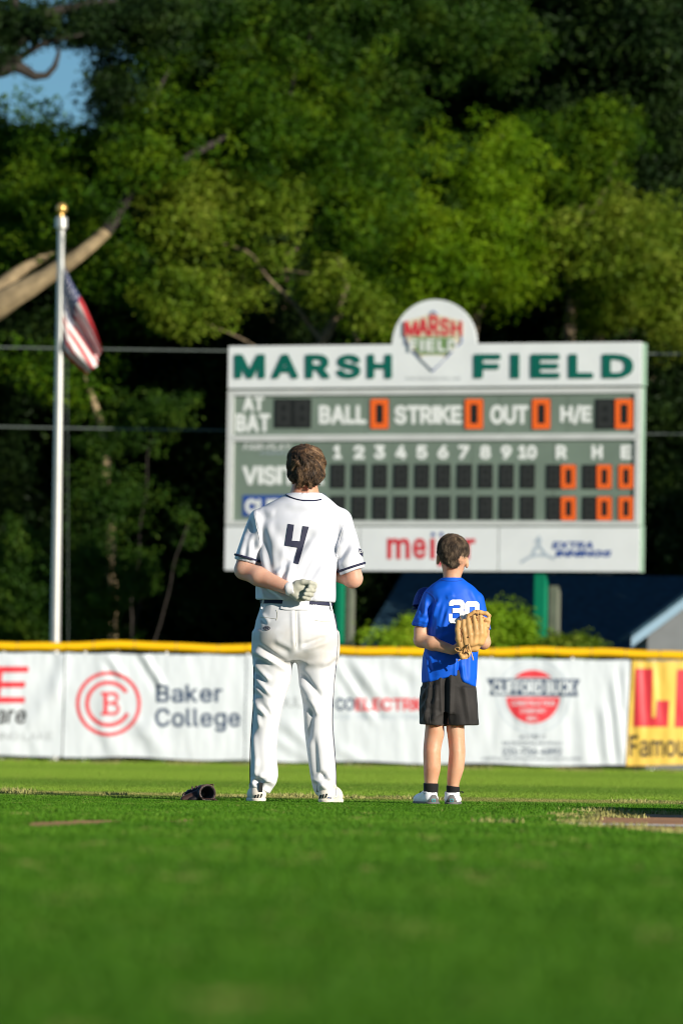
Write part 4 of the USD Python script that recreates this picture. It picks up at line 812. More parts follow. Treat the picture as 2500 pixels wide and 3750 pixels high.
def hair_strands(path_parent, name, mesh, select, flow, n, seed, length_m, width, m_, lift=.004, segs=7, wave=.3, clump=1.0, lock=(60, 60, 30), tone=(.5, 1)):
    """Strands that start on the hair's surface, run along it with the flow and lift off at their ends."""
    r = np.random.default_rng(seed); pts, fi = trimesh.sample.sample_surface(mesh, n * 9, seed=seed)
    nr = mesh.face_normals[fi]; k = select(pts, nr) & (np.abs(meshkit.fbm(pts * lock, 2, 77) - tone[0]) < tone[1]); pts, nr = pts[k][:n], nr[k][:n]
    tree_ = cKDTree(mesh.vertices); vn = np.array(mesh.vertex_normals); vv = np.array(mesh.vertices)
    cur, out, L = pts.copy(), [pts - nr * .002], length_m * r.uniform(.55, 1.3, len(pts)); jit = r.normal(0, wave, (len(pts), 3))
    for s in range(1, segs):
        nn = nr; q_ = cur * 26.0 + seed % 3; f = flow(cur) + jit + 1.1 * clump * (np.stack([meshkit.noise(q_, 1), meshkit.noise(q_, 2), meshkit.noise(q_, 3)], -1) - .5); f = f - (f * nn).sum(1, keepdims=True) * nn; f /= np.linalg.norm(f, axis=1, keepdims=True) + 1e-9
        cur = cur + f * (L / segs)[:, None]; _, i = tree_.query(cur); nr = vn[i]
        h = ((cur - vv[i]) * nr).sum(1)
        inside = np.linalg.norm(cur - vv[i], axis=1) < .012
        cur = np.where(inside[:, None], cur - nr * h[:, None], cur)
        out.append(cur + nr * (lift * (s / segs) ** 2 * r.uniform(.2, 1.8, len(pts)))[:, None])
    q = np.stack(out, 1) - origin(path_parent); nn_ = len(pts)
    c = UsdGeom.BasisCurves.Define(stage, numbered(path_of(path_parent) + '/' + name)); c.CreateTypeAttr('linear')
    c.CreatePointsAttr(Vt.Vec3fArray.FromNumpy(q.reshape(-1, 3).astype(np.float32))); c.CreateCurveVertexCountsAttr(Vt.IntArray([segs] * nn_))
    wd = np.tile(np.linspace(1, .25, segs) * width, nn_); c.CreateWidthsAttr(Vt.FloatArray.FromNumpy(wd.astype(np.float32))); c.SetWidthsInterpolation('vertex')
    UsdShade.MaterialBindingAPI.Apply(c.GetPrim()).Bind(m_); tag(c.GetPrim(), kind='stuff'); return c

def cloth_mat(name, col, rough=.75, sheen=.15, bump=.12, scale=240, var=.03, soil=None):
    n = {'g': ('geometry', {}), 'n': ('noise_texture', {'scale': 6.0, 'detail': 4}), 'r': ('rgb_ramp', {'ramp': [(.35, tuple(np.array(col) * (1 - var))), (.65, tuple(np.minimum(np.array(col) * (1 + var), .9)))]}),
         'f': ('noise_texture', {'scale': scale, 'detail': 2}), 'b': ('bump', {'strength': bump, 'distance': .002}), 'p': ('principled_bsdf', {'roughness': rough, 'sheen_weight': sheen, 'sheen_roughness': .4, 'specular_ior_level': .3})}
    l = [('g.position', 'n.vector'), ('n.fac', 'r.fac'), ('g.position', 'f.vector'), ('f.fac', 'b.height'), ('b.normal', 'p.normal')]
    if soil:                              # dirt rubbed into the seat of the trousers: a stain with a place of its own
        z0, z1, c = soil
        n.update({'s': ('separate_xyz', {}), 'a': ('math', {'math_type': 'subtract', 'value2': (z0 + z1) / 2}), 'ab': ('math', {'math_type': 'absolute'}), 'mr': ('map_range', {'from_min': (z1 - z0) * .15, 'from_max': (z1 - z0) * .5, 'to_min': .52, 'to_max': 0, 'clamp': True}),
                  'sn': ('noise_texture', {'scale': 11.0, 'detail': 5}), 'sr': ('map_range', {'from_min': .36, 'from_max': .62, 'to_min': .15, 'to_max': 1, 'clamp': True}), 'mm': ('math', {'math_type': 'multiply'}), 'mx': ('mix_color', {'b': c})})
        l += [('g.position', 's.vector'), ('s.z', 'a.value1'), ('a.value', 'ab.value1'), ('ab.value', 'mr.value'), ('g.position', 'sn.vector'), ('sn.fac', 'sr.value'), ('mr.result', 'mm.value1'), ('sr.result', 'mm.value2'), ('mm.value', 'mx.fac'), ('r.color', 'mx.a'), ('mx.result', 'p.base_color')]
    else: l.append(('r.color', 'p.base_color'))
    return usdkit.material(stage, '/World/Looks/' + name, n, l, surface='p.BSDF')
def skin_mat(name, col, burn=None):
    return usdkit.material(stage, '/World/Looks/' + name, {'g': ('geometry', {}), 'n': ('noise_texture', {'scale': 14.0, 'detail': 4}), 'r': ('rgb_ramp', {'ramp': [(.3, tuple(np.array(col) * [.94, .80, .74])), (.7, col)]}),
        's': ('separate_xyz', {}), 'bz': ('map_range', {'from_min': (burn or 9) - .02, 'from_max': (burn or 9) + .03, 'to_min': 0, 'to_max': .8, 'clamp': True}), 'bm': ('mix_color', {'b': (.60, .25, .15)}),
        'f': ('noise_texture', {'scale': 300.0, 'detail': 2}), 'b': ('bump', {'strength': .08, 'distance': .002}),
        'p': ('principled_bsdf', {'roughness': .5, 'specular_ior_level': .35, 'subsurface_weight': .25, 'subsurface_scale': .02, 'subsurface_radius': (1., .35, .2)})},
        [('g.position', 'n.vector'), ('n.fac', 'r.fac'), ('g.position', 's.vector'), ('s.z', 'bz.value'), ('bz.result', 'bm.fac'), ('r.color', 'bm.a'), ('bm.result', 'p.base_color'), ('g.position', 'f.vector'), ('f.fac', 'b.height'), ('b.normal', 'p.normal')], surface='p.BSDF')
def hair_mat(name, a, b):
    return usdkit.material(stage, '/World/Looks/' + name, {'g': ('geometry', {}), 'n': ('noise_texture', {'scale': 55.0, 'detail': 3}), 'r': ('rgb_ramp', {'ramp': [(.32, a), (.68, b)]}), 'p': ('principled_bsdf', {'roughness': .55, 'specular_ior_level': .35})},
        [('g.position', 'n.vector'), ('n.fac', 'r.fac'), ('r.color', 'p.base_color')], surface='p.BSDF')
M['jersey'] = cloth_mat('jersey', (.60, .605, .665), .62, .05); M['trousers'] = cloth_mat('trousers', (.62, .62, .645), .72, .05, soil=(.66, .96, (.46, .40, .32)))
M['navy'] = cloth_mat('navy', (.018, .020, .052), .7, .1); M['number_navy'] = cloth_mat('number_navy', (.030, .032, .062), .6, .05)
M['blue_shirt'] = cloth_mat('blue_shirt', (.001, .088, .58), .58, .0, .15, 320); M['cap_blue'] = cloth_mat('cap_blue', (.008, .035, .25), .8, .1)
M['number_white'] = cloth_mat('number_white', (.82, .82, .82), .55, .05)
M['shorts'] = cloth_mat('shorts', (.024, .021, .020), .75, .1, .5, 160, .25); M['sock'] = cloth_mat('sock', (.008, .008, .009), .85, .1)
M['skin'] = skin_mat('skin', (.60, .35, .26), 1.56); M['skin_boy'] = skin_mat('skin_boy', (.60, .335, .215)); M['skin_red'] = skin_mat('skin_red', (.62, .27, .17))
M['hair'] = hair_mat('hair', (.032, .016, .007), (.11, .058, .027)); M['hair_dark'] = hair_mat('hair_dark', (.014, .008, .005), (.045, .026, .014)); M['hair_light'] = hair_mat('hair_light', (.13, .070, .032), (.27, .16, .085)); M['hair_boy_dark'] = hair_mat('hair_boy_dark', (.018, .012, .008), (.05, .032, .02)); M['hair_boy_light'] = hair_mat('hair_boy_light', (.13, .09, .055), (.24, .17, .11))
M['hair_boy'] = hair_mat('hair_boy', (.040, .025, .016), (.145, .095, .06))
M['grip'] = cloth_mat('grip', (.42, .41, .34), .7, .1, .4, 120, .15); M['cuff'] = cloth_mat('cuff', (.72, .70, .72), .7, .1)
M['shoe'] = cloth_mat('shoe', (.66, .60, .52), .5, .05, .2, 90, .10); M['shoe_white'] = cloth_mat('shoe_white', (.74, .75, .78), .5, .05); M['shoe_grey'] = cloth_mat('shoe_grey', (.13, .125, .125), .6, .05); M['rubber'] = cloth_mat('rubber', (.015, .015, .016), .6, 0)
M['teal'] = cloth_mat('teal', (.03, .36, .42), .6, 0)
M['tan_leather'] = cloth_mat('tan_leather', (.56, .32, .12), .5, .05, .35, 70, .18); M['tan_dark'] = cloth_mat('tan_dark', (.36, .155, .055), .6, .05, .3, 70, .2)
M['black_leather'] = cloth_mat('black_leather', (.012, .009, .009), .42, .05, .4, 60, .3); M['brown_leather'] = cloth_mat('brown_leather', (.045, .020, .016), .45, .05, .4, 60, .3)
M['eye'] = cloth_mat('eye', (.6, .58, .55), .2, 0); 

def face_and_head(X, c, w, hgt, dep):
    """Skull, jaw, nose, brow and ears about the centre c; the face looks along +y."""
    c = np.array(c); d = ell(X, c + [0, 0, .12 * hgt], np.array([w, dep, hgt * .62]))
    d = smin(d, ell(X, c + [0, .022, -.42 * hgt], np.array([w * .72, dep * .72, hgt * .52])), .03)
    d = smin(d, cone(X, c + [0, dep * .93, .06 * hgt], c + [0, dep * 1.16, -.22 * hgt], .010, .015), .02)
    d = smin(d, ell(X, c + [0, dep * .86, .16 * hgt], np.array([w * .62, .016, .010])), .015)
    for s in (-1, 1):
        d = smax(d, -ell(X, c + [s * w * .42, dep * 1.02, .06 * hgt], np.array([.016, .012, .009])), .008)
    for z, r in ((-.48, .007), (-.57, .008)): d = smin(d, ell(X, c + [0, dep * .88, z * hgt], np.array([.024, .012, r])), .006)
    return d
def ear(X, c, s, h=.031):
    c = np.array(c); d = ell(X, c, np.array([.011, .019, h])); d = smax(d, -ell(X, c + [s * .008, .006, .003], np.array([.008, .011, h * .62])), .006); return d
def eyes(parent, c, w, hgt, dep):
    for s in (-1, 1): part('eye', trimesh.creation.icosphere(2, .0115).apply_translation(np.array(c) + [s * w * .42, dep * .90, .06 * hgt]), M['eye'], parent)

# ================================================== the tall player
base = G(1085, 2943); base[1] = DP; base[2] = 0
man = thing('person', 'tall player in white uniform numbered 4, one gloved hand behind the back', 'person', base)
hc = J(1120, 1722, .01)
HW, HH, HD = .077, .117, .098
# left arm behind the back, right arm bent forward with the hand on the heart
L_sh, L_el, L_wr = J(948, 1900, 0), J(893, 2088, -.02), J(1052, 2157, -.165)
R_sh, R_el, R_wr = J(1250, 1908, 0), J(1292, 2118, .03), J(1120, 2000, .17)
torso_in = Stack([(1830, 1065, 1165, .06), (1870, 1000, 1205, .07), (1943, 970, 1225, .09), (2047, 970, 1210, .09), (2165, 962, 1202, .09), (2260, 962, 1206, .095), (2341, 956, 1212, .10), (2380, 956, 1212, .09)])
legL_in = Stack([(2300, 945, 1078, .10), (2420, 945, 1060, .09), (2560, 945, 1030, .075), (2680, 942, 1000, .06), (2780, 935, 1000, .06), (2880, 935, 975, .045), (2935, 932, 972, .04)])
legR_in = Stack([(2300, 1088, 1222, .10), (2420, 1092, 1222, .09), (2560, 1115, 1210, .075), (2680, 1130, 1205, .06), (2780, 1140, 1212, .06), (2880, 1165, 1205, .045), (2935, 1165, 1205, .04)])
GLOVE = {  # palm and fingers of the gloved fist, palm towards the camera
 'palm': [((1070, 2158, -.178), .027), ((1092, 2152, -.180), .031), ((1118, 2158, -.176), .030)],
 'palm2': [((1072, 2172, -.178), .024), ((1092, 2190, -.180), .022), ((1112, 2190, -.176), .022)],
 'index': [((1128, 2146, -.172), .0135), ((1152, 2152, -.190), .0125), ((1148, 2153, -.212), .012), ((1134, 2155, -.220), .0115)],
 'middle': [((1130, 2162, -.170), .0135), ((1148, 2166, -.192), .0125), ((1141, 2166, -.216), .0125), ((1124, 2167, -.224), .0115)],
 'ring': [((1126, 2178, -.170), .013), ((1140, 2182, -.192), .0125), ((1134, 2182, -.216), .012), ((1118, 2180, -.222), .011)],
 'little': [((1116, 2192, -.172), .012), ((1130, 2196, -.190), .0115), ((1125, 2196, -.210), .011), ((1112, 2192, -.216), .010)],
 'thumb': [((1088, 2142, -.190), .019), ((1110, 2136, -.204), .0155), ((1136, 2139, -.214), .0125), ((1155, 2145, -.216), .0105)]}
def fist(X, grow=0.0):
    d = None
    for k, pts in GLOVE.items():
        c = chain(X, [(J(*p), r + grow) for p, r in pts], .006); kk = .022 if k == 'palm2' else .006
        d = c if d is None else smin(d, c, kk)
    return d
rp = R_wr
RH = {'palm': [(rp + [-.02, .0, .005], .024), (rp + [-.065, -.012, .018], .026)], 'palm2': [(rp + [-.02, .0, -.02], .020), (rp + [-.06, -.012, -.022], .022)]}
for k, (dz, ln, r) in enumerate(((.030, .078, .0095), (.010, .085, .0098), (-.012, .08, .0094), (-.032, .062, .0084))):
    a = rp + [-.078, -.014, dz]; RH[f'f{k}'] = [(a, r + .001), (a + [-ln * .45, -.012, dz * .15], r), (a + [-ln * .8, -.030, dz * .2], r - .001), (a + [-ln, -.046, dz * .2], r - .002)]
RH['thumb'] = [(rp + [-.03, .004, .026], .015), (rp + [-.05, .004, .060], .012), (rp + [-.075, -.006, .080], .0095)]
def hand(X, H):
    d = None
    for k, pts in H.items():
        c = chain(X, pts, .005); d = c if d is None else smin(d, c, .018 if k == 'palm2' else .006)
    return d
def man_body(X):
    d = face_and_head(X, hc, HW, HH, HD)
    d = smin(d, cone(X, J(1114, 1850, .0), J(1116, 1752, .004), .066, .062, .98), .03)
    d = smin(d, cone(X, J(1060, 1862), J(1100, 1812), .035, .045), .04); d = smin(d, cone(X, J(1172, 1866), J(1132, 1816), .035, .045), .04)
    d = smin(d, torso_in(X), .03)
    d = smin(d, cone(X, J(962, 1918), J(903, 2040, -.005), .040, .046), .02)
    d = smin(d, smin(cone(X, J(903, 2040, -.005), L_el, .046, .047), smin(cone(X, L_el, J(950, 2113, -.075), .048, .050), cone(X, J(950, 2113, -.075), L_wr, .050, .033), .02), .02), .02)
    d = smin(d, cone(X, J(1236, 1922), J(1284, 2050, .01), .040, .046), .02)
    d = smin(d, smin(cone(X, J(1284, 2050, .01), R_el, .046, .047), smin(cone(X, R_el, J(1250, 2095, .10), .050, .052), cone(X, J(1250, 2095, .10), R_wr, .050, .032), .02), .02), .02)
    d = smin(d, legL_in(X), .02); d = smin(d, legR_in(X), .02)
    for c, s in ((J(1055, 1727, .012), -1), (J(1184, 1727, .012), 1)): d = smin(d, ear(X, c, s), .006)
    d = smin(d, hand(X, RH), .015)
    return smin(d, fist(X, -.003), .012)
lo, hi = J(840, 2943, -.27), J(1350, 1620, .36)
body = surface(man_body, lo, hi, .0075, 2)
part('body', body, M['skin'], man, smooth=True); eyes(man, hc, HW, HH, HD)
# jersey
tor = Stack([(1806, 1052, 1176, .078), (1825, 1018, 1204, .090), (1848, 974, 1232, .105), (1871, 948, 1256, .115), (1896, 940, 1262, .125), (1943, 938, 1258, .135), (1986, 945, 1246, .135), (2047, 947, 1234, .130), (2116, 941, 1229, .128), (2165, 936, 1228, .130), (2215, 938, 1226, .128)])
cL0, cL1, cR0, cR1 = (857, 2045), (947, 2071), (1244, 2107), (1338, 2076)
Ls, Le, Rs, Re = J(958, 1908), J(899, 2072, -.008), J(1238, 1910), J(1295, 2108, .012)
def sleeve(X, s, e, ra, rb): return cone(X, s, e, ra, rb)
def sleeves(X):
    a = smax(sleeve(X, Ls, Le, .072, .0655), -plane_px(X, cL0, cL1), .004); b = smax(sleeve(X, Rs, Re, .074, .0680), -plane_px(X, cR0, cR1), .004)
    a = np.maximum(a, -np.maximum(cone(X, J(918, 2010), J(897, 2095, -.012), .049, .050), plane_px(X, (857, 2005), (947, 2031)))); b = np.maximum(b, -np.maximum(cone(X, J(1272, 2030), J(1295, 2130, .012), .049, .051), plane_px(X, (1244, 2067), (1338, 2036))))
    return a, b
def jersey(X):
    t = tor(X); t = smax(t, -plane_px(X, (938, 2195), (1226, 2206)), .006)
    a, b = sleeves(X); d = smin(smin(t, a, .014), b, .014)
    col = cone(X, J(1112, 1790, .01), J(1114, 1826, -.004), .071, .071, 1.05)
    return smax(d, -np.maximum(col, -(X[..., 2] - J(1112, 1836)[2])), .003)
JF = [(955, 1905, 975, 2090, 15, .013), (985, 1915, 1012, 2120, 14, .011), (1012, 1960, 1030, 2125, 15, .009), (966, 2010, 992, 2160, 13, .010), (1040, 2010, 1044, 2110, 12, .006), (1068, 2055, 1052, 2135, 10, .011), (1064, 2068, 1016, 2104, 10, .008),
      (1172, 1950, 1082, 2122, 13, .008), (1196, 1970, 1116, 2130, 13, .008), (1140, 1985, 1058, 2120, 11, .007), (1218, 2000, 1146, 2150, 13, .007), (1112, 2010, 1040, 2126, 10, .006), (1192, 2070, 1122, 2150, 12, .005), (1120, 1900, 1010, 1935, 24, .004), (1210, 1905, 1140, 1950, 22, .004),
      (1272, 1965, 1232, 2045, 11, .013), (1262, 1935, 1236, 2005, 10, .010), (1294, 2005, 1246, 2072, 11, .010), (1306, 1950, 1264, 2092, 13, .006), (928, 1950, 914, 2050, 11, .013), (902, 1960, 882, 2036, 11, .009), (944, 1985, 930, 2065, 9, .012), (934, 1880, 950, 2000, 11, .010), (950, 1862, 1000, 1880, 14, .004),
      (950, 2115, 968, 2180, 10, .009), (990, 2150, 1045, 2192, 9, .007), (1206, 2110, 1218, 2195, 11, .007), (1172, 2140, 1152, 2198, 11, .006), (1060, 1850, 1180, 1858, 14, .004), (1238, 1990, 1216, 2100, 11, .009)]
lo, hi = J(840, 2225, -.20), J(1356, 1795, .20)
jm = fold(surface(jersey, lo, hi, .0055, 3), JF, (.0046, 6.5), 5, 1.35)
part('jersey', jm, M['jersey'], man, smooth=True); jb = Back(jm)
for nm, i, p0, p1 in (('sleeve_stripe', 0, (cL0[0], cL0[1] - 15), (cL1[0], cL1[1] - 15)), ('sleeve_stripe', 1, (cR0[0], cR0[1] - 15), (cR1[0], cR1[1] - 15))):
    fn_ = lambda X, i=i, p0=p0, p1=p1: np.maximum((sleeve(X, Ls, Le, .072, .0655) if i == 0 else sleeve(X, Rs, Re, .074, .068)) - .0105, np.abs(plane_px(X, p0, p1)) - .0062)
    c = (Le, Re)[i]; part(nm, surface(fn_, c - .12, c + .14, .004, 1), M['navy'], man, smooth=True)
part('collar_stripe', seam([(1046, 1813), (1066, 1824), (1090, 1832), (1116, 1836), (1145, 1836), (1176, 1831)], jb, .001, .0042, 30), M['navy'], man)
part('armhole_seam', seam([(941, 1872), (938, 1915), (948, 1960), (953, 1990)], jb, .0005, .0016), M['cuff'], man); part('armhole_seam', seam([(1268, 1893), (1252, 1945), (1238, 2000), (1232, 2045)], jb, .0005, .0016), M['cuff'], man)
four = Polygon([(1055, 1922), (1077.5, 1925.5), (1069.5, 1984), (1099.5, 1985.5), (1109, 1930), (1131.5, 1933), (1093.5, 2069.5), (1075.5, 2065), (1090, 2009), (1043, 2001)])
part('jersey_number', patch(poly_px(four), jb, .0035), M['number_navy'], man, smooth=True)
sp = Polygon([(1314, 2008), (1322, 2012), (1329, 2022), (1329, 2040), (1318, 2030), (1314, 2020)])
part('sleeve_patch', patch(poly_px(sp), jb, .004, 3), M['navy'], man, smooth=True); part('patch_ring', patch(poly_px(Point(1321, 2021).buffer(5).difference(Point(1321, 2021).buffer(3.2))), jb, .006, 2), M['number_white'], man, smooth=True)
# trousers
hip = Stack(grow=-.003, rows=[(2180, 954, 1214, .115), (2215, 952, 1218, .122), (2245, 946, 1225, .130, -.005), (2284, 935, 1233, .140, -.012), (2341, 927, 1240, .148, -.016), (2385, 927, 1239, .135, -.008), (2420, 935, 1233, .10, 0)])
legL = Stack(grow=-.004, rows=[(2320, 928, 1086, .125), (2376, 926, 1082, .125), (2418, 926, 1077, .118), (2483, 928, 1069, .108), (2544, 927, 1051, .10), (2609, 924, 1034, .094), (2686, 919, 1021, .088), (2762, 914, 1015, .088, -.012), (2839, 911, 1020, .084, -.012), (2866, 911, 1015, .080), (2890, 912, 1000, .076), (2910, 914, 988, .074)])
legR = Stack(grow=-.004, rows=[(2320, 1084, 1240, .125), (2376, 1081, 1240, .125), (2437, 1084, 1233, .115), (2513, 1095, 1227, .105), (2571, 1106, 1222, .098), (2667, 1114, 1221, .090), (2743, 1121, 1227, .088, -.012), (2820, 1131, 1233, .086, -.012), (2877, 1141, 1234, .080), (2895, 1147, 1237, .076), (2922, 1166, 1236, .072)])
ANK = [J(948, 2915, 0), J(1192, 2925, 0)]
def trousers(X):
    d = smin(hip(X), smin(legL(X), legR(X), .012), .035)
    d = smax(d, plane_px(X, (952, 2184), (1214, 2200)), .004)
    d = smax(d, -plane_px(X, (905, 2868), (1000, 2915)) - 100 * (X[..., 0] > J(1070, 2800)[0]), .004)
    for a in ANK: d = np.maximum(d, -cone(X, a + [0, 0, -.05], a + [0, 0, .035], .050, .042))
    return d
TF = [(955, 2372, 1058, 2440, 9, -.016), (930, 2385, 1000, 2425, 8, .012), (930, 2430, 985, 2490, 9, .014), (928, 2470, 990, 2545, 9, .012), (926, 2500, 1000, 2600, 9, .016), (950, 2540, 1010, 2605, 8, -.012), (926, 2560, 972, 2620, 9, .012), (940, 2590, 950, 2660, 8, .010),
      (1105, 2470, 1172, 2550, 9, -.014), (1096, 2500, 1160, 2590, 9, .012), (1118, 2555, 1165, 2615, 9, .010), (1110, 2364, 1190, 2334, 9, -.012), (1060, 2392, 1000, 2360, 10, -.006), (1140, 2600, 1130, 2720, 9, -.010), (1150, 2700, 1160, 2850, 10, -.010), (1170, 2830, 1200, 2865, 8, -.012),
      (930, 2690, 940, 2800, 9, .010), (940, 2790, 930, 2880, 8, .012), (950, 2840, 1000, 2870, 9, .010), (925, 2840, 960, 2885, 8, -.014), (1000, 2830, 960, 2878, 8, .008), (1210, 2840, 1170, 2890, 9, .010), (1145, 2850, 1195, 2888, 8, .012), (1085, 2240, 1090, 2372, 7, -.010), (960, 2250, 985, 2280, 7, .005), (1120, 2430, 1210, 2420, 12, .006), (1180, 2440, 1226, 2400, 10, .006)]
lo, hi = J(895, 2945, -.21), J(1256, 2170, .18)
tm_ = fold(surface(trousers, lo, hi, .0058, 3), TF, (.0052, 8.0), 15)
part('trousers', tm_, M['trousers'], man, smooth=True); tb = Back(tm_)
def belt(X): return np.maximum(hip(X, False) - .004, np.maximum(plane_px(X, (960, 2187), (1206, 2203)), -plane_px(X, (960, 2211), (1206, 2220))))
part('belt', surface(belt, J(930, 2235, -.20), J(1240, 2165, .18), .005, 1), M['navy'], man, smooth=True)
hb = Back(surface(lambda X: hip(X, False), J(930, 2330, -.2), J(1240, 2165, .0), .008))
yoke = Polygon([(1033, 2183), (1037, 2200), (1028, 2232), (1050, 2236), (1132, 2236), (1134, 2190)])
part('yoke', patch(poly_px(yoke), hb, .009), M['trousers'], man, smooth=True)
for pts in ([(966, 2186), (961, 2214), (957, 2232)], [(1205, 2200), (1211, 2222), (1214, 2236)]): part('belt_loop', seam(pts, hb, .008, .0055, 10), M['trousers'], man)
part('seat_seam', seam([(1083, 2238), (1084, 2290), (1086, 2345), (1083, 2370)], tb, .0, .0018), M['grip'], man)
for pts in ([(954, 2263), (985, 2265), (1014, 2270)], [(1152, 2273), (1185, 2278), (1220, 2275)], [(1012, 2236), (1016, 2252), (1012, 2275)]): part('pocket_seam', seam(pts, tb, .0, .0018, 14), M['grip'], man)
part('side_stripe', seam([(929, 2440), (928, 2560), (921, 2667), (916, 2760), (915, 2840), (917, 2885)], tb, -.002, .0024, 40), M['navy'], man); part('side_stripe', seam([(1226, 2250), (1236, 2341), (1230, 2437), (1222, 2520), (1218, 2640), (1226, 2760), (1231, 2860), (1228, 2915)], tb, -.002, .0024, 50), M['navy'], man)
em = Point(0, 0).buffer(1, 24); emb = affinity.translate(affinity.scale(em, 13, 8), 977, 2303).difference(affinity.translate(affinity.scale(em, 10.3, 5.6), 977, 2303))
part('trouser_emblem', patch(merge_px([poly_px(emb), text_px('R', 972, 2298.5, 984, 2307.5, shear=.3), poly_px(LineString([(969, 2307), (970, 2302), (975, 2299)]).buffer(1.1))]), tb, .004, 2), M['navy'], man, smooth=True)
# hair, neck, batting glove
hrow = Stack([(1631, 1100, 1138, .045), (1640, 1078, 1160, .075), (1656, 1064, 1174, .10), (1680, 1055, 1185, .114), (1706, 1053, 1188, .118), (1730, 1055, 1188, .116), (1752, 1050, 1189, .112), (1764, 1049, 1189, .106), (1776, 1062, 1182, .095), (1792, 1084, 1162, .080)], y=DP + .012)
def hair_f(X):
    w_ = X + .018 * np.stack([np.sin(X[..., 2] * 70 + X[..., 0] * 30), 0 * X[..., 0], 0 * X[..., 0]], -1)
    d = hrow(X) + .012 * (np.abs(meshkit.noise(w_ * np.array([75, 75, 16]), 8) - .5) * 2 - .5) + .012 * (meshkit.noise(w_ * [34, 34, 15], 9) - .5)
    d = d + .010 * (meshkit.noise(X * [90, 60, 8], 12) - .5) * np.clip((J(1120, 1755)[2] - X[..., 2]) / .03, 0, 1) * 2
    front = (X[..., 1] - hc[1] - .035) * .9 - (X[..., 2] - J(1120, 1690)[2]) * .75
    low = np.maximum(front, (X[..., 1] - hc[1] - .085))
    d = smax(d, front, .02)
    for c in (J(1048, 1729, .03), J(1191, 1729, .03)): d = smax(d, -ell(X, c, np.array([.016, .045, .036])), .008)
    return d
hm = surface(hair_f, J(1035, 1800, -.14), J(1205, 1620, .16), .0045, 2)
hair = part('hair', hm, M['hair'], man, smooth=True)
crown_pt = J(1122, 1668, -.08); zb = J(1120, 1752)[2]
def man_flow(p):
    d = p - crown_pt; d[:, 2] = np.minimum(d[:, 2] - .03, -.02); d[:, 0] = d[:, 0] * .9 + .35 * np.maximum(zb - p[:, 2], 0) * np.sign(p[:, 0] - crown_pt[0]); near = np.exp(-((p - crown_pt) ** 2).sum(1) / .035 ** 2); sw = d.copy(); d[:, 0] += .03 * np.sin(p[:, 2] * 60 + p[:, 0] * 35) - near * sw[:, 2] * 1.6; d[:, 2] += near * sw[:, 0] * 1.6
    return d / np.linalg.norm(d, axis=1, keepdims=True)
zr = J(1120, 1768)[2]
for k, (mm, nn) in enumerate((('hair_dark', 900), ('hair', 1300), ('hair_light', 700))):
    hair_strands(man, 'hair_strand', hm, lambda p, n: (n[:, 1] < .55) & (n[:, 2] > -.6), man_flow, nn, 4 + k, .085, .0034, M[mm], .005, 12, .03, 1.25, tone=((.30, .14), (.5, .08), (.70, .14))[k])
    hair_strands(man, 'hair_strand', hm, lambda p, n: (p[:, 2] < zr) & (n[:, 1] < .4), lambda p: np.c_[(p[:, 0] - crown_pt[0]) * 9, 0 * p[:, 1] - .45, 0 * p[:, 2] - .8], nn // 3, 14 + k, .060, .0034, M[mm], .015, 8, .08, 1.2, tone=((.30, .14), (.5, .08), (.70, .14))[k])
part('batting_glove', surface(lambda X: fist(X), J(1060, 2225, -.26), J(1180, 2110, -.11), .0028, 2), M['grip'], man, smooth=True)
cf = lambda X: np.maximum(cone(X, L_wr + (L_wr - J(1000, 2140, -.12)) * .18, J(1086, 2163, -.178), .0365, .036, 1.0), np.abs((X - J(1060, 2157, -.172)) @ np.array([.985, -.05, .17])) - .022)
part('wrist_strap', surface(cf, J(1020, 2215, -.26), J(1100, 2100, -.09), .004, 1), M['cuff'], man, smooth=True)
# shoes
def shoe_part(parent, heel, toe, ankle_r, m_, h=.062, w=.041):
    heel, toe = np.array(heel), np.array(toe); d = toe - heel; L = np.linalg.norm(d); d = d / L; s = np.array([d[1], -d[0], 0])
    ank = heel + d * .055 + [0, 0, .075]
    def f(X):
        a = cone(X, heel + d * .035 + [0, 0, .040], heel + d * .17 + [0, 0, .036], w, w * 1.05)
        a = smin(a, cone(X, heel + d * .17 + [0, 0, .036], toe - d * .04 + [0, 0, .026], w * 1.05, w * .8), .02)
        a = smin(a, cone(X, heel + d * .045 + [0, 0, .05], ank + [0, 0, .012], w * .92, ankle_r), .025)
        a = smin(a, cone(X, ank + d * .03 + [0, 0, .0], heel + d * .16 + [0, 0, .05], .036, .036), .02)
        a = smax(a, -(X[..., 2] - .008), .004)
        rim = heel[2] + .098 + .02 * ((X - heel) @ d - .03) / .05
        a = smax(a, X[..., 2] - rim, .004)
        return np.maximum(a, -cone(X, ank + [0, 0, -.02], ank + [0, 0, .08], ankle_r - .007, ankle_r - .004))
    sole = lambda X: smax(smin(cone(X, heel + d * .035 + [0, 0, .02], heel + d * .17 + [0, 0, .02], w + .003, w * 1.08 + .003), cone(X, heel + d * .17 + [0, 0, .02], toe - d * .038 + [0, 0, .02], w * 1.08 + .003, w * .82 + .003), .02), np.abs(X[..., 2] - .011) - .011, .004)
    lo, hi = bounds([heel - .07, toe + .07, heel + [.07, .07, .14], heel - [.07, .07, 0], toe - [.07, .07, 0]], 0); lo[2] = -.01; hi[2] = .15
    return surface(f, lo, hi, .0045, 2), surface(sole, lo, hi, .005, 1), (heel, d, s)
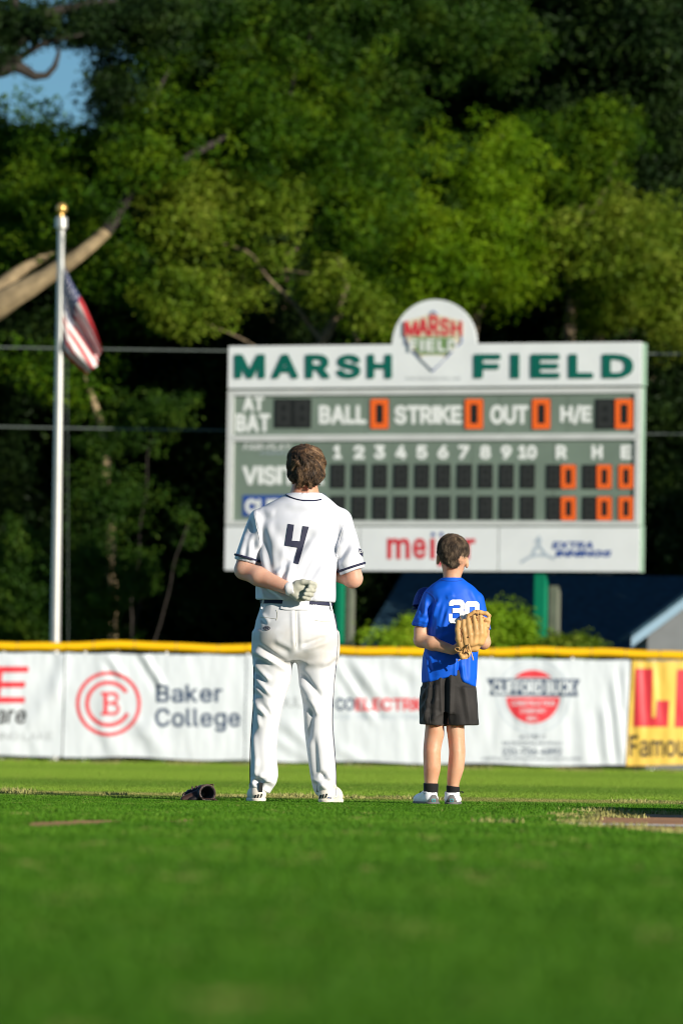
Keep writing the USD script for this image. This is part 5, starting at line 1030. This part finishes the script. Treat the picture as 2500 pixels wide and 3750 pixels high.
for k, (hx, tx, ty) in enumerate(((946, 930, .27), (1188, 1240, .25))):
    h_ = J(hx, 2946, -.075); h_[2] = 0; t_ = h_ + [(tx - hx) * S, ty, 0]
    sm, so, (hl, d, s) = shoe_part(man, h_, t_, .046, M['shoe'])
    sh = part('shoe', sm, M['shoe'], man, smooth=True); part('sole', so, M['shoe'], sh, smooth=True); bk = Back(sm)
    cxp = 948 if k == 0 else 1185
    bars = [Polygon([(x, 2926 - o), (x + 6, 2924 - o), (x + 9 + i, 2912 - 1.5 * o), (x + 3 + i, 2911 - 1.5 * o)]) for i, (x, o) in enumerate(((cxp - 17, 0), (cxp - 7, 1.5), (cxp + 4, 3)))]
    for b in bars: part('stripe', patch(poly_px(b), bk, .003, 3), M['rubber'], sh, smooth=True)
    x0 = (954, 1166)[k]
    part('pull_tab', box8([P(x, y, DP) + [0, o, 0] for o in (bk(P(np.array([x0]), np.array([2895]), DP), .010)[0, 1] - DP + .002, bk(P(np.array([x0]), np.array([2895]), DP), .010)[0, 1] - DP + .018) for x, y in ((x0 - 7, 2901), (x0 + 7, 2901), (x0 + 9, 2868), (x0 - 4, 2866))]), M['rubber'], sh, smooth=False)
    if k == 1: part('shoe_mark', patch(text_px('GV', 1200, 2918, 1214, 2934), bk, .004, 2), M['blue_print'], sh, smooth=True)

# ================================================== the boy
baseb = G(1645, 2949); baseb[1] = DP; baseb[2] = 0
boy = thing('person', 'boy in a blue shirt numbered 30 and black shorts', 'person', baseb)
bc = J(1660, 2048, .006); BW, BH, BD = .0745, .105, .092
bL_sh, bL_el, bL_wr = J(1578, 2186), J(1540, 2345, -.02), J(1652, 2382, -.135)
bR_sh, bR_el, bR_wr = J(1745, 2196), J(1770, 2352, .03), J(1640, 2270, .15)
btor = Stack([(2135, 1622, 1688, .045), (2165, 1605, 1712, .05), (2241, 1586, 1736, .066), (2379, 1570, 1735, .07), (2480, 1562, 1730, .078), (2570, 1555, 1728, .08)])
bl = Stack([(2540, 1562, 1620, .06), (2600, 1562, 1618, .055), (2660, 1557, 1625, .060), (2690, 1554, 1626, .056), (2720, 1551, 1619, .052, -.004), (2757, 1549, 1613, .056, -.012), (2808, 1550, 1613, .052, -.012), (2867, 1553, 1602, .038), (2925, 1556, 1599, .034)])
br = Stack([(2540, 1650, 1712, .06), (2600, 1642, 1702, .055), (2660, 1634, 1700, .060), (2706, 1639, 1701, .056), (2757, 1643, 1703, .056, -.010), (2808, 1639, 1699, .052, -.012), (2880, 1637, 1680, .038), (2925, 1639, 1677, .034)])
bp = bR_wr
BHD = {'palm': [(bp + [-.012, 0, .004], .019), (bp + [-.045, .004, .010], .021)], 'palm2': [(bp + [-.012, 0, -.014], .016), (bp + [-.045, .004, -.016], .018)]}
for k, (dz, ln, r) in enumerate(((.022, .055, .0078), (.007, .062, .008), (-.009, .058, .0078), (-.024, .045, .007))):
    a = bp + [-.055, .006, dz]; BHD[f'f{k}'] = [(a, r + .001), (a + [-ln * .45, .004, dz * .15], r), (a + [-ln * .8, -.010, dz * .2], r - .0006), (a + [-ln, -.022, dz * .2], r - .0012)]
BHD['thumb'] = [(bp + [-.02, .0, .02], .012), (bp + [-.034, -.012, .042], .0095), (bp + [-.05, -.024, .052], .0078)]
lh = bL_wr
BLH = {'palm': [(lh + [.012, -.01, .0], .019), (lh + [.045, -.02, .03], .021)], 'palm2': [(lh + [.03, -.01, .0], .016), (lh + [.06, -.02, .02], .017)]}
for k, (dx, ln) in enumerate(((-.014, .05), (.004, .058), (.022, .056), (.040, .045))):
    a = lh + [.044 + dx, -.022, .048 - dx * .5]; BLH[f'f{k}'] = [(a, .0085), (a + [ln * .1, -.008, ln * .5], .008), (a + [ln * .15, -.012, ln], .007)]
BLH['thumb'] = [(lh + [.06, -.02, .01], .012), (lh + [.085, -.026, .03], .0095), (lh + [.10, -.03, .05], .008)]
def boy_body(X):
    d = face_and_head(X, bc, BW, BH, BD)
    d = smin(d, cone(X, J(1653, 2150, .0), J(1656, 2080, .002), .045, .048, .98), .02)
    d = smin(d, btor(X), .03)
    d = smin(d, smin(cone(X, J(1590, 2200), J(1541, 2310, -.006), .028, .033), smin(cone(X, J(1541, 2310, -.006), bL_el, .0345, .034), smin(cone(X, bL_el, J(1582, 2358, -.075), .036, .036), cone(X, J(1582, 2358, -.075), bL_wr, .035, .025), .015), .02), .02), .02)
    d = smin(d, smin(cone(X, J(1735, 2210), J(1768, 2310, .01), .026, .030), smin(cone(X, J(1768, 2310, .01), bR_el, .032, .034), cone(X, bR_el, bR_wr, .036, .024), .02), .02), .02)
    d = smin(d, bl(X), .015); d = smin(d, br(X), .015)
    for c, s in ((J(1602, 2050, -.004), -1), (J(1709, 2062, -.004), 1)): d = smin(d, ear(X, c, s, .029), .006)
    return smin(smin(d, hand(X, BHD), .012), hand(X, BLH), .012)
bbm = surface(boy_body, J(1490, 2946, -.22), J(1812, 1950, .30), .0062, 2)
part('body', bbm, M['skin_boy'], boy, smooth=True); eyes(boy, bc, BW, BH, BD)
bt = Stack([(2116, 1618, 1690, .058), (2128, 1602, 1706, .066), (2144, 1580, 1728, .076), (2165, 1562, 1748, .085), (2190, 1556, 1760, .092), (2241, 1560, 1764, .098), (2300, 1562, 1762, .098), (2379, 1553, 1750, .098), (2410, 1547, 1747, .10), (2456, 1544, 1745, .102), (2525, 1545, 1740, .104)])
bLs, bLe, bRs, bRe = J(1580, 2190), J(1539, 2292, -.006), J(1740, 2200), J(1768, 2308, .012)
hemx = np.array([J(x, y)[0] for x, y in ((1540, 2503), (1600, 2492), (1650, 2478), (1671, 2474), (1680, 2488), (1705, 2502), (1740, 2518))]); hemz = np.array([J(x, y)[2] for x, y in ((1540, 2503), (1600, 2492), (1650, 2478), (1671, 2474), (1680, 2488), (1705, 2502), (1740, 2518))])
def shirt(X):
    hem = np.interp(X[..., 0], hemx, hemz); hem = np.where(X[..., 1] > DP + .01, hem * 0 + hemz.mean() - .01, hem)
    t = smax(bt(X), hem - X[..., 2], .008); t = np.maximum(t, -np.maximum(bt(X) + .016, X[..., 2] - hem - .04))
    a = smax(cone(X, bLs, bLe, .048, .0470), -plane_px(X, (1507, 2289), (1571, 2302)), .004); a = np.maximum(a, -np.maximum(cone(X, J(1552, 2250), J(1537, 2320, -.01), .034, .035), plane_px(X, (1507, 2262), (1571, 2275))))
    b = smax(cone(X, bRs, bRe, .046, .0420), -plane_px(X, (1735, 2320), (1795, 2306)), .004); b = np.maximum(b, -np.maximum(cone(X, J(1762, 2260), J(1769, 2330, .012), .030, .031), plane_px(X, (1735, 2290), (1795, 2276))))
    d = smin(smin(t, a, .012), b, .012)
    return smax(d, -np.maximum(cone(X, J(1653, 2100, .006), J(1653, 2126, .0), .050, .051, 1.02), -(X[..., 2] - J(1653, 2134)[2])), .006)
BF = [(1592, 2210, 1580, 2330, 7, .010), (1608, 2200, 1592, 2340, 7, .010), (1622, 2220, 1600, 2350, 7, .009), (1640, 2240, 1612, 2340, 7, .008), (1636, 2190, 1660, 2180, 9, .005), (1560, 2200, 1552, 2290, 7, .010), (1578, 2230, 1560, 2280, 6, .010), (1600, 2210, 1590, 2260, 6, .010), (1545, 2250, 1535, 2290, 7, .006), (1560, 2280, 1530, 2270, 6, .006),
      (1640, 2320, 1600, 2350, 8, .006), (1560, 2400, 1575, 2500, 7, .008), (1570, 2395, 1590, 2450, 6, .006), (1640, 2410, 1580, 2440, 9, .005), (1680, 2420, 1678, 2500, 6, -.012), (1690, 2440, 1700, 2500, 7, .009), (1720, 2400, 1715, 2500, 8, .006), (1600, 2470, 1660, 2440, 10, .004), (1640, 2150, 1580, 2170, 9, .004), (1720, 2160, 1755, 2230, 8, .005)]
bsm = fold(surface(shirt, J(1492, 2530, -.14), J(1806, 2108, .14), .0050, 3), BF, (.0040, 10.0), 25)
part('shirt', bsm, M['blue_shirt'], boy, smooth=True); bsb = Back(bsm)
part('collar_seam', seam([(1614, 2126), (1634, 2129), (1655, 2130), (1676, 2129), (1692, 2125)], bsb, .0, .0016), M['cap_blue'], boy)
part('hem_seam', seam([(1512, 2282), (1530, 2287), (1550, 2291), (1566, 2294)], bsb, .0003, .0011), M['cap_blue'], boy); part('armhole_seam', seam([(1556, 2168), (1580, 2182), (1592, 2200), (1596, 2225)], bsb, .0003, .0013), M['cap_blue'], boy)
part('side_seam', seam([(1557, 2400), (1563, 2440), (1566, 2490)], bsb, .0003, .0011), M['cap_blue'], boy)
def rbox(x0, y0, x1, y1, r): return sbox(x0 + r, y0 + r, x1 - r, y1 - r).buffer(r, 10)
three = unary_union([rbox(1643, 2198, 1698, 2243, 14).difference(rbox(1657, 2218, 1684, 2229, 4)), rbox(1642, 2229, 1698, 2286, 14).difference(rbox(1655, 2247, 1682, 2267, 5))])
three = three.difference(unary_union([sbox(1640, 2224, 1656, 2249), sbox(1655, 2249, 1660, 2266).buffer(0), sbox(1640, 2221, 1660, 2232), sbox(1640, 2240, 1658, 2250)])).union(sbox(1655, 2229, 1684, 2247))
zero = rbox(1700, 2203, 1754, 2292, 16).difference(rbox(1716, 2223, 1738, 2272, 6))
for pg in (three, zero): part('shirt_number', patch(poly_px(pg), bsb, .0035, 3), M['number_white'], boy, smooth=True)
# shorts
sh_h = Stack([(2455, 1552, 1732, .092), (2505, 1546, 1738, .100), (2560, 1541, 1742, .104), (2610, 1545, 1740, .09)])
sl = Stack([(2520, 1543, 1650, .098), (2570, 1538, 1640, .10), (2610, 1536, 1634, .10), (2665, 1535, 1634, .098)]); sr = Stack([(2520, 1640, 1739, .098), (2570, 1636, 1744, .10), (2610, 1633, 1748, .10), (2670, 1629, 1756, .10)])
def shorts(X):
    d = smin(sh_h(X), smin(smin(sl(X), sr(X), .008), cone(X, J(1632, 2540, .01), J(1631, 2640, .01), .045, .030), .01), .02)
    d = smax(d, -np.where(X[..., 0] < J(1632, 2600)[0], plane_px(X, (1537, 2652), (1628, 2659)), plane_px(X, (1632, 2659), (1756, 2655))), .003)
    for a, b, r_ in ((J(1588, 2700), J(1588, 2668), .052), (J(1690, 2704), J(1688, 2672), .066)): d = np.maximum(d, -cone(X, a, b, r_, r_ * .95))
    return d
SF = [(1575, 2480, 1560, 2640, 7, .010), (1600, 2500, 1590, 2640, 9, .008), (1628, 2480, 1632, 2655, 7, -.016), (1650, 2480, 1645, 2650, 8, .012), (1560, 2520, 1545, 2560, 6, .008), (1562, 2560, 1545, 2600, 6, .008), (1565, 2600, 1550, 2640, 6, .008), (1700, 2510, 1725, 2650, 10, .008), (1730, 2560, 1748, 2650, 8, .006), (1600, 2560, 1575, 2590, 7, .005), (1610, 2610, 1580, 2635, 7, .005)]
som = fold(surface(shorts, J(1520, 2680, -.14), J(1772, 2448, .14), .0052, 2), SF, (.0035, 10.0), 35)
part('shorts', som, M['shorts'], boy, smooth=True); sob = Back(som)
part('side_seam', seam([(1573, 2500), (1574, 2560), (1572, 2650)], sob, .0, .0018), M['rubber'], boy)
# hair
bhr = Stack([(1957, 1640, 1668, .04), (1966, 1624, 1688, .062), (1980, 1611, 1703, .080), (2000, 1603, 1714, .094), (2020, 1602, 1716, .097), (2042, 1607, 1709, .093), (2058, 1615, 1699, .086), (2070, 1626, 1689, .079), (2080, 1638, 1679, .070)], y=DP + .006)
def bhair(X):
    d = bhr(X) + .0035 * (meshkit.noise(X * [80, 80, 40], 8) - .5); front = (X[..., 1] - bc[1] - .045) * .9 - (X[..., 2] - J(1660, 2010)[2]) * .7; d = smax(d, front, .015)
    for c in (J(1596, 2052, .01), J(1715, 2064, .01)): d = smax(d, -ell(X, c, np.array([.018, .040, .036])), .006)
    return d
bhm = surface(bhair, J(1588, 2092, -.12), J(1732, 1948, .12), .004, 2)
part('hair', bhm, M['hair_boy'], boy, smooth=True)
bcp = J(1662, 1985, -.05)
def bflow(p):
    d = p - bcp; d[:, 2] -= .05; d[:, 0] -= .012; return d / np.linalg.norm(d, axis=1, keepdims=True)
for k, (mm, nn) in enumerate((('hair_boy_dark', 1700), ('hair_boy', 2600), ('hair_boy_light', 1500))):
    hair_strands(boy, 'hair_strand', bhm, lambda p, n: (n[:, 1] < .6) & (n[:, 2] > -.7), bflow, nn, 6 + k, .028, .0022, M[mm], .006, 6, .12, .8, lock=(70, 70, 45), tone=((.32, .14), (.5, .09), (.68, .14))[k])
# socks and shoes
for k, (stk, top, bot, hx, tx, ty) in enumerate(((bl, (1550, 2868, 1604, 2870), 2925, 1578, 1546, .19), (br, (1634, 2877, 1682, 2883), 2925, 1657, 1664, .21))):
    f = lambda X, stk=stk, top=top: smax(stk(X, False) - .0055, np.maximum(plane_px(X, top[:2], top[2:]), .02 - X[..., 2]), .003)
    c = J(hx, 2900); part('sock', surface(f, c - [.07, .09, .08], c + [.07, .09, .06], .0042, 1), M['sock'], boy, smooth=True)
    h_ = J(hx + (8 if k == 0 else -6), 2948, -.062); h_[2] = 0; t_ = h_ + [(tx - hx) * S * 1.6, ty, 0]
    sm, so, (hl, d, s) = shoe_part(boy, h_, t_, .040, M['shoe_white'], w=.036)
    sm.vertices[:, 2] *= .70; so.vertices[:, 2] *= .8
    sh = part('shoe', sm, M['shoe_white'], boy, smooth=True); part('sole', so, M['shoe_grey'], sh, smooth=True); bk = Back(sm)
    x = hx + (8 if k == 0 else -6)
    part('heel_counter', patch(poly_px(Polygon([(x - 25, 2946), (x - 16, 2929), (x - 6, 2912), (x + 9, 2912), (x + 18, 2929), (x + 25, 2946)])), bk, .0045, 3), M['shoe_grey'], sh, smooth=True)
    part('heel_badge', patch(poly_px(rbox(x - 6, 2926, x + 7, 2938, 3).difference(rbox(x - 4, 2928, x + 5, 2936, 2))), bk, .007, 2), M['teal'], sh, smooth=True)
    part('pull_tab', seam([(x - 3, 2920), (x, 2912), (x + 2, 2907)], Back(surface(f, c - [.07, .09, .08], c + [.07, .09, .06], .0042)), .003, .005, 8), M['rubber'], sh)
    lx = hx + (-36 if k == 0 else 26)
    part('lace', tube(curve([J(lx + 6, 2905, .05), J(lx - 4, 2900, .05), J(lx - 2, 2914, .04), J(lx + 8, 2908, .05)] if k == 0 else [J(lx - 8, 2904, .04), J(lx + 4, 2899, .04), J(lx + 14, 2903, .03), J(lx - 2, 2905, .04)], 14), .0024, 6), M['rubber'], sh)
# cap held to the chest with the right hand
cap = thing('cap', 'blue cap held against the chest of the boy, showing past his shoulder', 'cap', J(1545, 2190, .13))
cc = J(1562, 2225, .10)
cax = np.array([.20, .15, .96]); cax /= np.linalg.norm(cax)
def capf(X):
    h = (X - cc) @ cax; q = X - cc - h[..., None] * cax; r = length(q); hh = np.maximum(h, 0)
    dome = (np.sqrt((r / .076) ** 3 + (hh / .108) ** 3 + 1e-9) ** (2 / 3) - 1) * .074; dome = np.maximum(dome, -h - .004)
    inner = (np.sqrt((r / .071) ** 3 + (hh / .103) ** 3 + 1e-9) ** (2 / 3) - 1) * .069
    return np.maximum(dome, -inner)
cm = surface(capf, cc - .14, cc + .16, .0045, 1)
part('crown_panels', cm, M['cap_blue'], cap, smooth=True)
def pk(X):
    h = (X - cc) @ cax; q = X - cc - h[..., None] * cax; x, y = q[..., 0], q[..., 1]
    out = np.sqrt((x / .072) ** 2 + ((y - .05) / .085) ** 2) - 1
    return np.maximum(np.maximum(np.abs(h - .004 + 3.0 * x * x) - .0035, out * .07), .070 - length(q))
part('peak', surface(pk, cc - .18, cc + .20, .0045, 1), M['cap_blue'], cap, smooth=True)
# ================================================== the tan glove on the boy's left hand
gl = thing('baseball_glove', 'tan leather baseball glove worn on the hand of the boy behind his back', 'glove', J(1725, 2340, -.19))
def gpt(u, v, dy=0.0): return J(1500 + u / 4.48, 2200 + v / 4.48, -.185 + dy)
STALLS = [[(790, 370, .004, .0135), (775, 500, -.008, .0155), (790, 640, -.014, .0165), (830, 760, -.010, .017)],
          [(868, 350, .0, .0115), (870, 470, -.012, .013), (892, 600, -.020, .0145), (915, 740, -.018, .016)],
          [(945, 310, .002, .013), (955, 430, -.012, .0145), (975, 570, -.022, .0155), (985, 720, -.020, .017)],
          [(1045, 285, .002, .0135), (1060, 420, -.012, .0150), (1070, 560, -.020, .0165), (1050, 700, -.018, .018)],
          [(1140, 285, .004, .0140), (1150, 420, -.010, .0155), (1150, 550, -.016, .017), (1120, 690, -.012, .018)],
          [(1215, 350, .014, .0120), (1215, 460, .004, .0140), (1200, 580, .0, .0155), (1160, 700, .0, .0165)]]
def glove_f(X):
    d = None
    for st in STALLS:
        c = chain(X, [(gpt(u, v, dy), r) for u, v, dy, r in st], .008); d = c if d is None else smin(d, c, .010)
    d = smin(d, cone(X, gpt(870, 560, .020), gpt(1130, 540, .022), .030, .032), .010); d = smin(d, cone(X, gpt(920, 660, .016), gpt(1090, 660, .018), .034, .038), .012)
    d = smin(d, cone(X, gpt(850, 430, .016), gpt(1150, 400, .016), .018, .018), .010)
    d = smin(d, cone(X, gpt(880, 780, .006), gpt(1060, 780, .010), .022, .024), .012)
    d = smin(d, cone(X, gpt(850, 830, .004), gpt(920, 900, .006), .022, .018), .014)
    d = np.maximum(d, -cone(X, gpt(800, 860, .016), gpt(960, 700, .020), .026, .028))      # the opening for the wrist
    pad = chain(X, [(gpt(850, 420, .045), .016), (gpt(960, 300, .050), .015), (gpt(1080, 215, .045), .014), (gpt(1200, 220, .04), .012)], .01)
    d = smin(d, pad, .01)
    d = smin(d, chain(X, [(gpt(950, 260, .030), .010), (gpt(1040, 205, .024), .0105), (gpt(1140, 205, .020), .0105), (gpt(1240, 222, .018), .0105), (gpt(1285, 262, .016), .010), (gpt(1285, 340, .012), .009), (gpt(1262, 440, .010), .009), (gpt(1235, 560, .012), .010)], .006), .005)
    d = smin(d, chain(X, [(gpt(1190, 300, .006), .009), (gpt(1245, 330, .004), .010), (gpt(1280, 320, .012), .008)], .006), .004)
    return d
gm = surface(glove_f, gpt(690, 1010, -.06), gpt(1340, 140, .11), .0036, 2)
gm2 = fold(gm, [], (.0022, 26.0), 45, 1, (1, 1, .5))
part('leather_shell', gm2, M['tan_leather'], gl, smooth=True); gb = Back(gm2)
def lace(pts, r=.0022, m_='tan_dark', n=14, name='lace'): part(name, tube(curve([gpt(*p) for p in pts], n), r, 6), M[m_], gl)
def on_glove(pts, r=.0018, off=.001, m_='tan_dark', name='lace'): part(name, seam([(1500 + u / 4.48, 2200 + v / 4.48) for u, v in pts], gb, off, r, 14), M[m_], gl)
for pts in ([(815, 460), (828, 520), (818, 580)], [(828, 560), (835, 620), (826, 690)], [(852, 480), (840, 520), (828, 540)]): on_glove(pts, .0022)
for pts in ([(968, 290), (985, 300), (1000, 285)], [(1075, 290), (1095, 300), (1112, 285)], [(1100, 290), (1095, 330), (1105, 350)], [(1175, 290), (1190, 300), (1195, 280)], [(1200, 330), (1215, 350), (1222, 370)]): on_glove(pts, .0026)
part('button', trimesh.creation.icosphere(2, .0048).apply_translation(gb(gpt(950, 608)[None], .002)[0]), M['tan_dark'], gl)
for pts in ([(840, 380), (860, 520), (895, 640), (930, 740)], [(1000, 300), (1000, 430), (1015, 560), (1040, 690)], [(1095, 300), (1110, 430), (1125, 560), (1120, 660)], [(905, 350), (915, 480), (925, 600), (960, 720)]): on_glove(pts, .0011, -.001, 'tan_dark', 'stitching')
lace([(845, 855, -.045), (790, 852, -.05), (740, 830, -.045), (728, 800, -.04), (752, 780, -.045), (790, 785, -.05), (800, 820, -.045), (770, 830, -.04)], .0026, 'tan_leather', 24)
lace([(950, 725, -.045), (975, 830, -.055), (1000, 910, -.055), (1022, 990, -.05)], .0040, 'tan_leather')
lace([(950, 728, -.045), (910, 770, -.045), (895, 840, -.045), (875, 880, -.04)], .0020, 'rubber'); lace([(945, 740, -.045), (930, 820, -.045), (890, 875, -.04)], .0020, 'rubber')
lace([(860, 950, -.035), (810, 975, -.035), (775, 1000, -.03)], .0034, 'tan_leather'); lace([(870, 900, -.04), (850, 940, -.04), (900, 965, -.04), (940, 940, -.035)], .003, 'tan_leather')
lace([(835, 335, -.01), (815, 300, -.01), (808, 280, -.012)], .0022, 'tan_dark'); lace([(1110, 200, .0), (1100, 260, -.012), (1110, 300, -.02)], .0024, 'tan_leather'); lace([(1300, 265, .005), (1318, 258, .005), (1324, 268, .005)], .0014, 'tan_dark'); lace([(1245, 460, -.005), (1248, 510, -.006), (1250, 550, -.004)], .0022, 'tan_dark'); lace([(1260, 455, -.005), (1290, 452, -.004), (1295, 470, .0)], .0022, 'tan_leather'); lace([(1075, 160, .015), (1085, 175, .012), (1090, 190, .01)], .002, 'tan_dark')
part('heel_pad', surface(lambda X: np.maximum(chain(X, [(gpt(810, 880, -.03), .010), (gpt(850, 940, -.034), .012), (gpt(920, 920, -.030), .012), (gpt(960, 860, -.026), .010)], .008), -chain(X, [(gpt(830, 860, -.036), .006), (gpt(870, 890, -.040), .006)], .005)), gpt(760, 1010, -.07), gpt(1000, 800, .02), .0034, 2), M['tan_leather'], gl, smooth=True)
# ================================================== the black glove lying on the grass
bg = thing('baseball_glove', 'black leather baseball glove lying open on the grass', 'glove', (J(730, 2940)[0], DP, 0))
def K(u, v, dy=0.0):                       # crop pixels of the lying glove
    p = J(640 + u / 2.376, 2850 + v / 2.376 - 6, dy); return p
def ground_glove(X):
    c0, c1 = K(285, 145, -.07), K(205, 165, .07)
    tubo = cone(X, c0, c1, .044, .038); tubo = np.maximum(tubo, (X - c0) @ ((c0 - c1) / np.linalg.norm(c0 - c1)) - .004)
    d = tubo
    for (a, b, r0, r1) in (((215, 140, .02), (90, 165, .03), .034, .016), ((215, 165, .0), (95, 195, -.02), .030, .018), ((230, 180, -.04), (150, 205, -.06), .024, .016), ((250, 120, .03), (120, 140, .05), .030, .014), ((240, 150, .06), (110, 190, .08), .03, .016), ((300, 190, -.05), (345, 205, -.05), .016, .012)):
        d = smin(d, cone(X, K(*a), K(*b), r0, r1), .007)
    d = np.maximum(d, -cone(X, c0 + (c0 - c1) * .3, c0 + (c1 - c0) * .55, .039, .026))
    return np.maximum(d, -X[..., 2] + .002)
ggm = surface(ground_glove, K(30, 235, -.16), K(400, 40, .16), .0042, 2); ggm = fold(ggm, [], (.003, 24.0), 55)
shell = part('leather_shell', ggm, M['black_leather'], bg, smooth=True)
c0, c1 = K(285, 145, -.07), K(205, 165, .07); ax_ = (c0 - c1) / np.linalg.norm(c0 - c1); e1 = np.cross(ax_, [0, 0, 1.]); e1 /= np.linalg.norm(e1); e2 = np.cross(e1, ax_)
an = np.linspace(0, 2 * np.pi, 40)
part('rim_binding', tube(c0 + ax_ * .003 +   .043 * (np.cos(an)[:, None] * e1 + np.sin(an)[:, None] * e2), .0042, 8, False), M['brown_leather'], bg)
part('rim_binding', tube(c0 - ax_ * .035 + .0440 * (np.cos(an)[:, None] * e1 + np.sin(an)[:, None] * e2), .0032, 8, False), M['brown_leather'], bg)
for pts in ([K(150, 120, -.02), K(148, 95, -.02), K(156, 88, -.02), K(158, 104, -.02)], [K(180, 110, -.02), K(188, 84, -.02), K(196, 90, -.02), K(190, 108, -.02)], [K(200, 120, -.05), K(210, 160, -.07), K(250, 190, -.10), K(320, 195, -.11)], [K(310, 70, -.06), K(336, 70, -.06), K(338, 90, -.06)], [K(330, 195, -.08), K(360, 205, -.08), K(385, 216, -.06)], [K(85, 145, -.02), K(70, 180, -.03), K(62, 205, -.03)]):
    part('lace', tube(curve(pts, 14), .0032, 6), M['brown_leather'], bg)
part('finger_stall', surface(lambda X: np.maximum(cone(X, K(190, 165, -.03), K(80, 200, -.045), .026, .018), -X[..., 2] + .002), K(40, 235, -.12), K(230, 110, .03), .0042, 2), M['brown_leather'], bg, smooth=True)
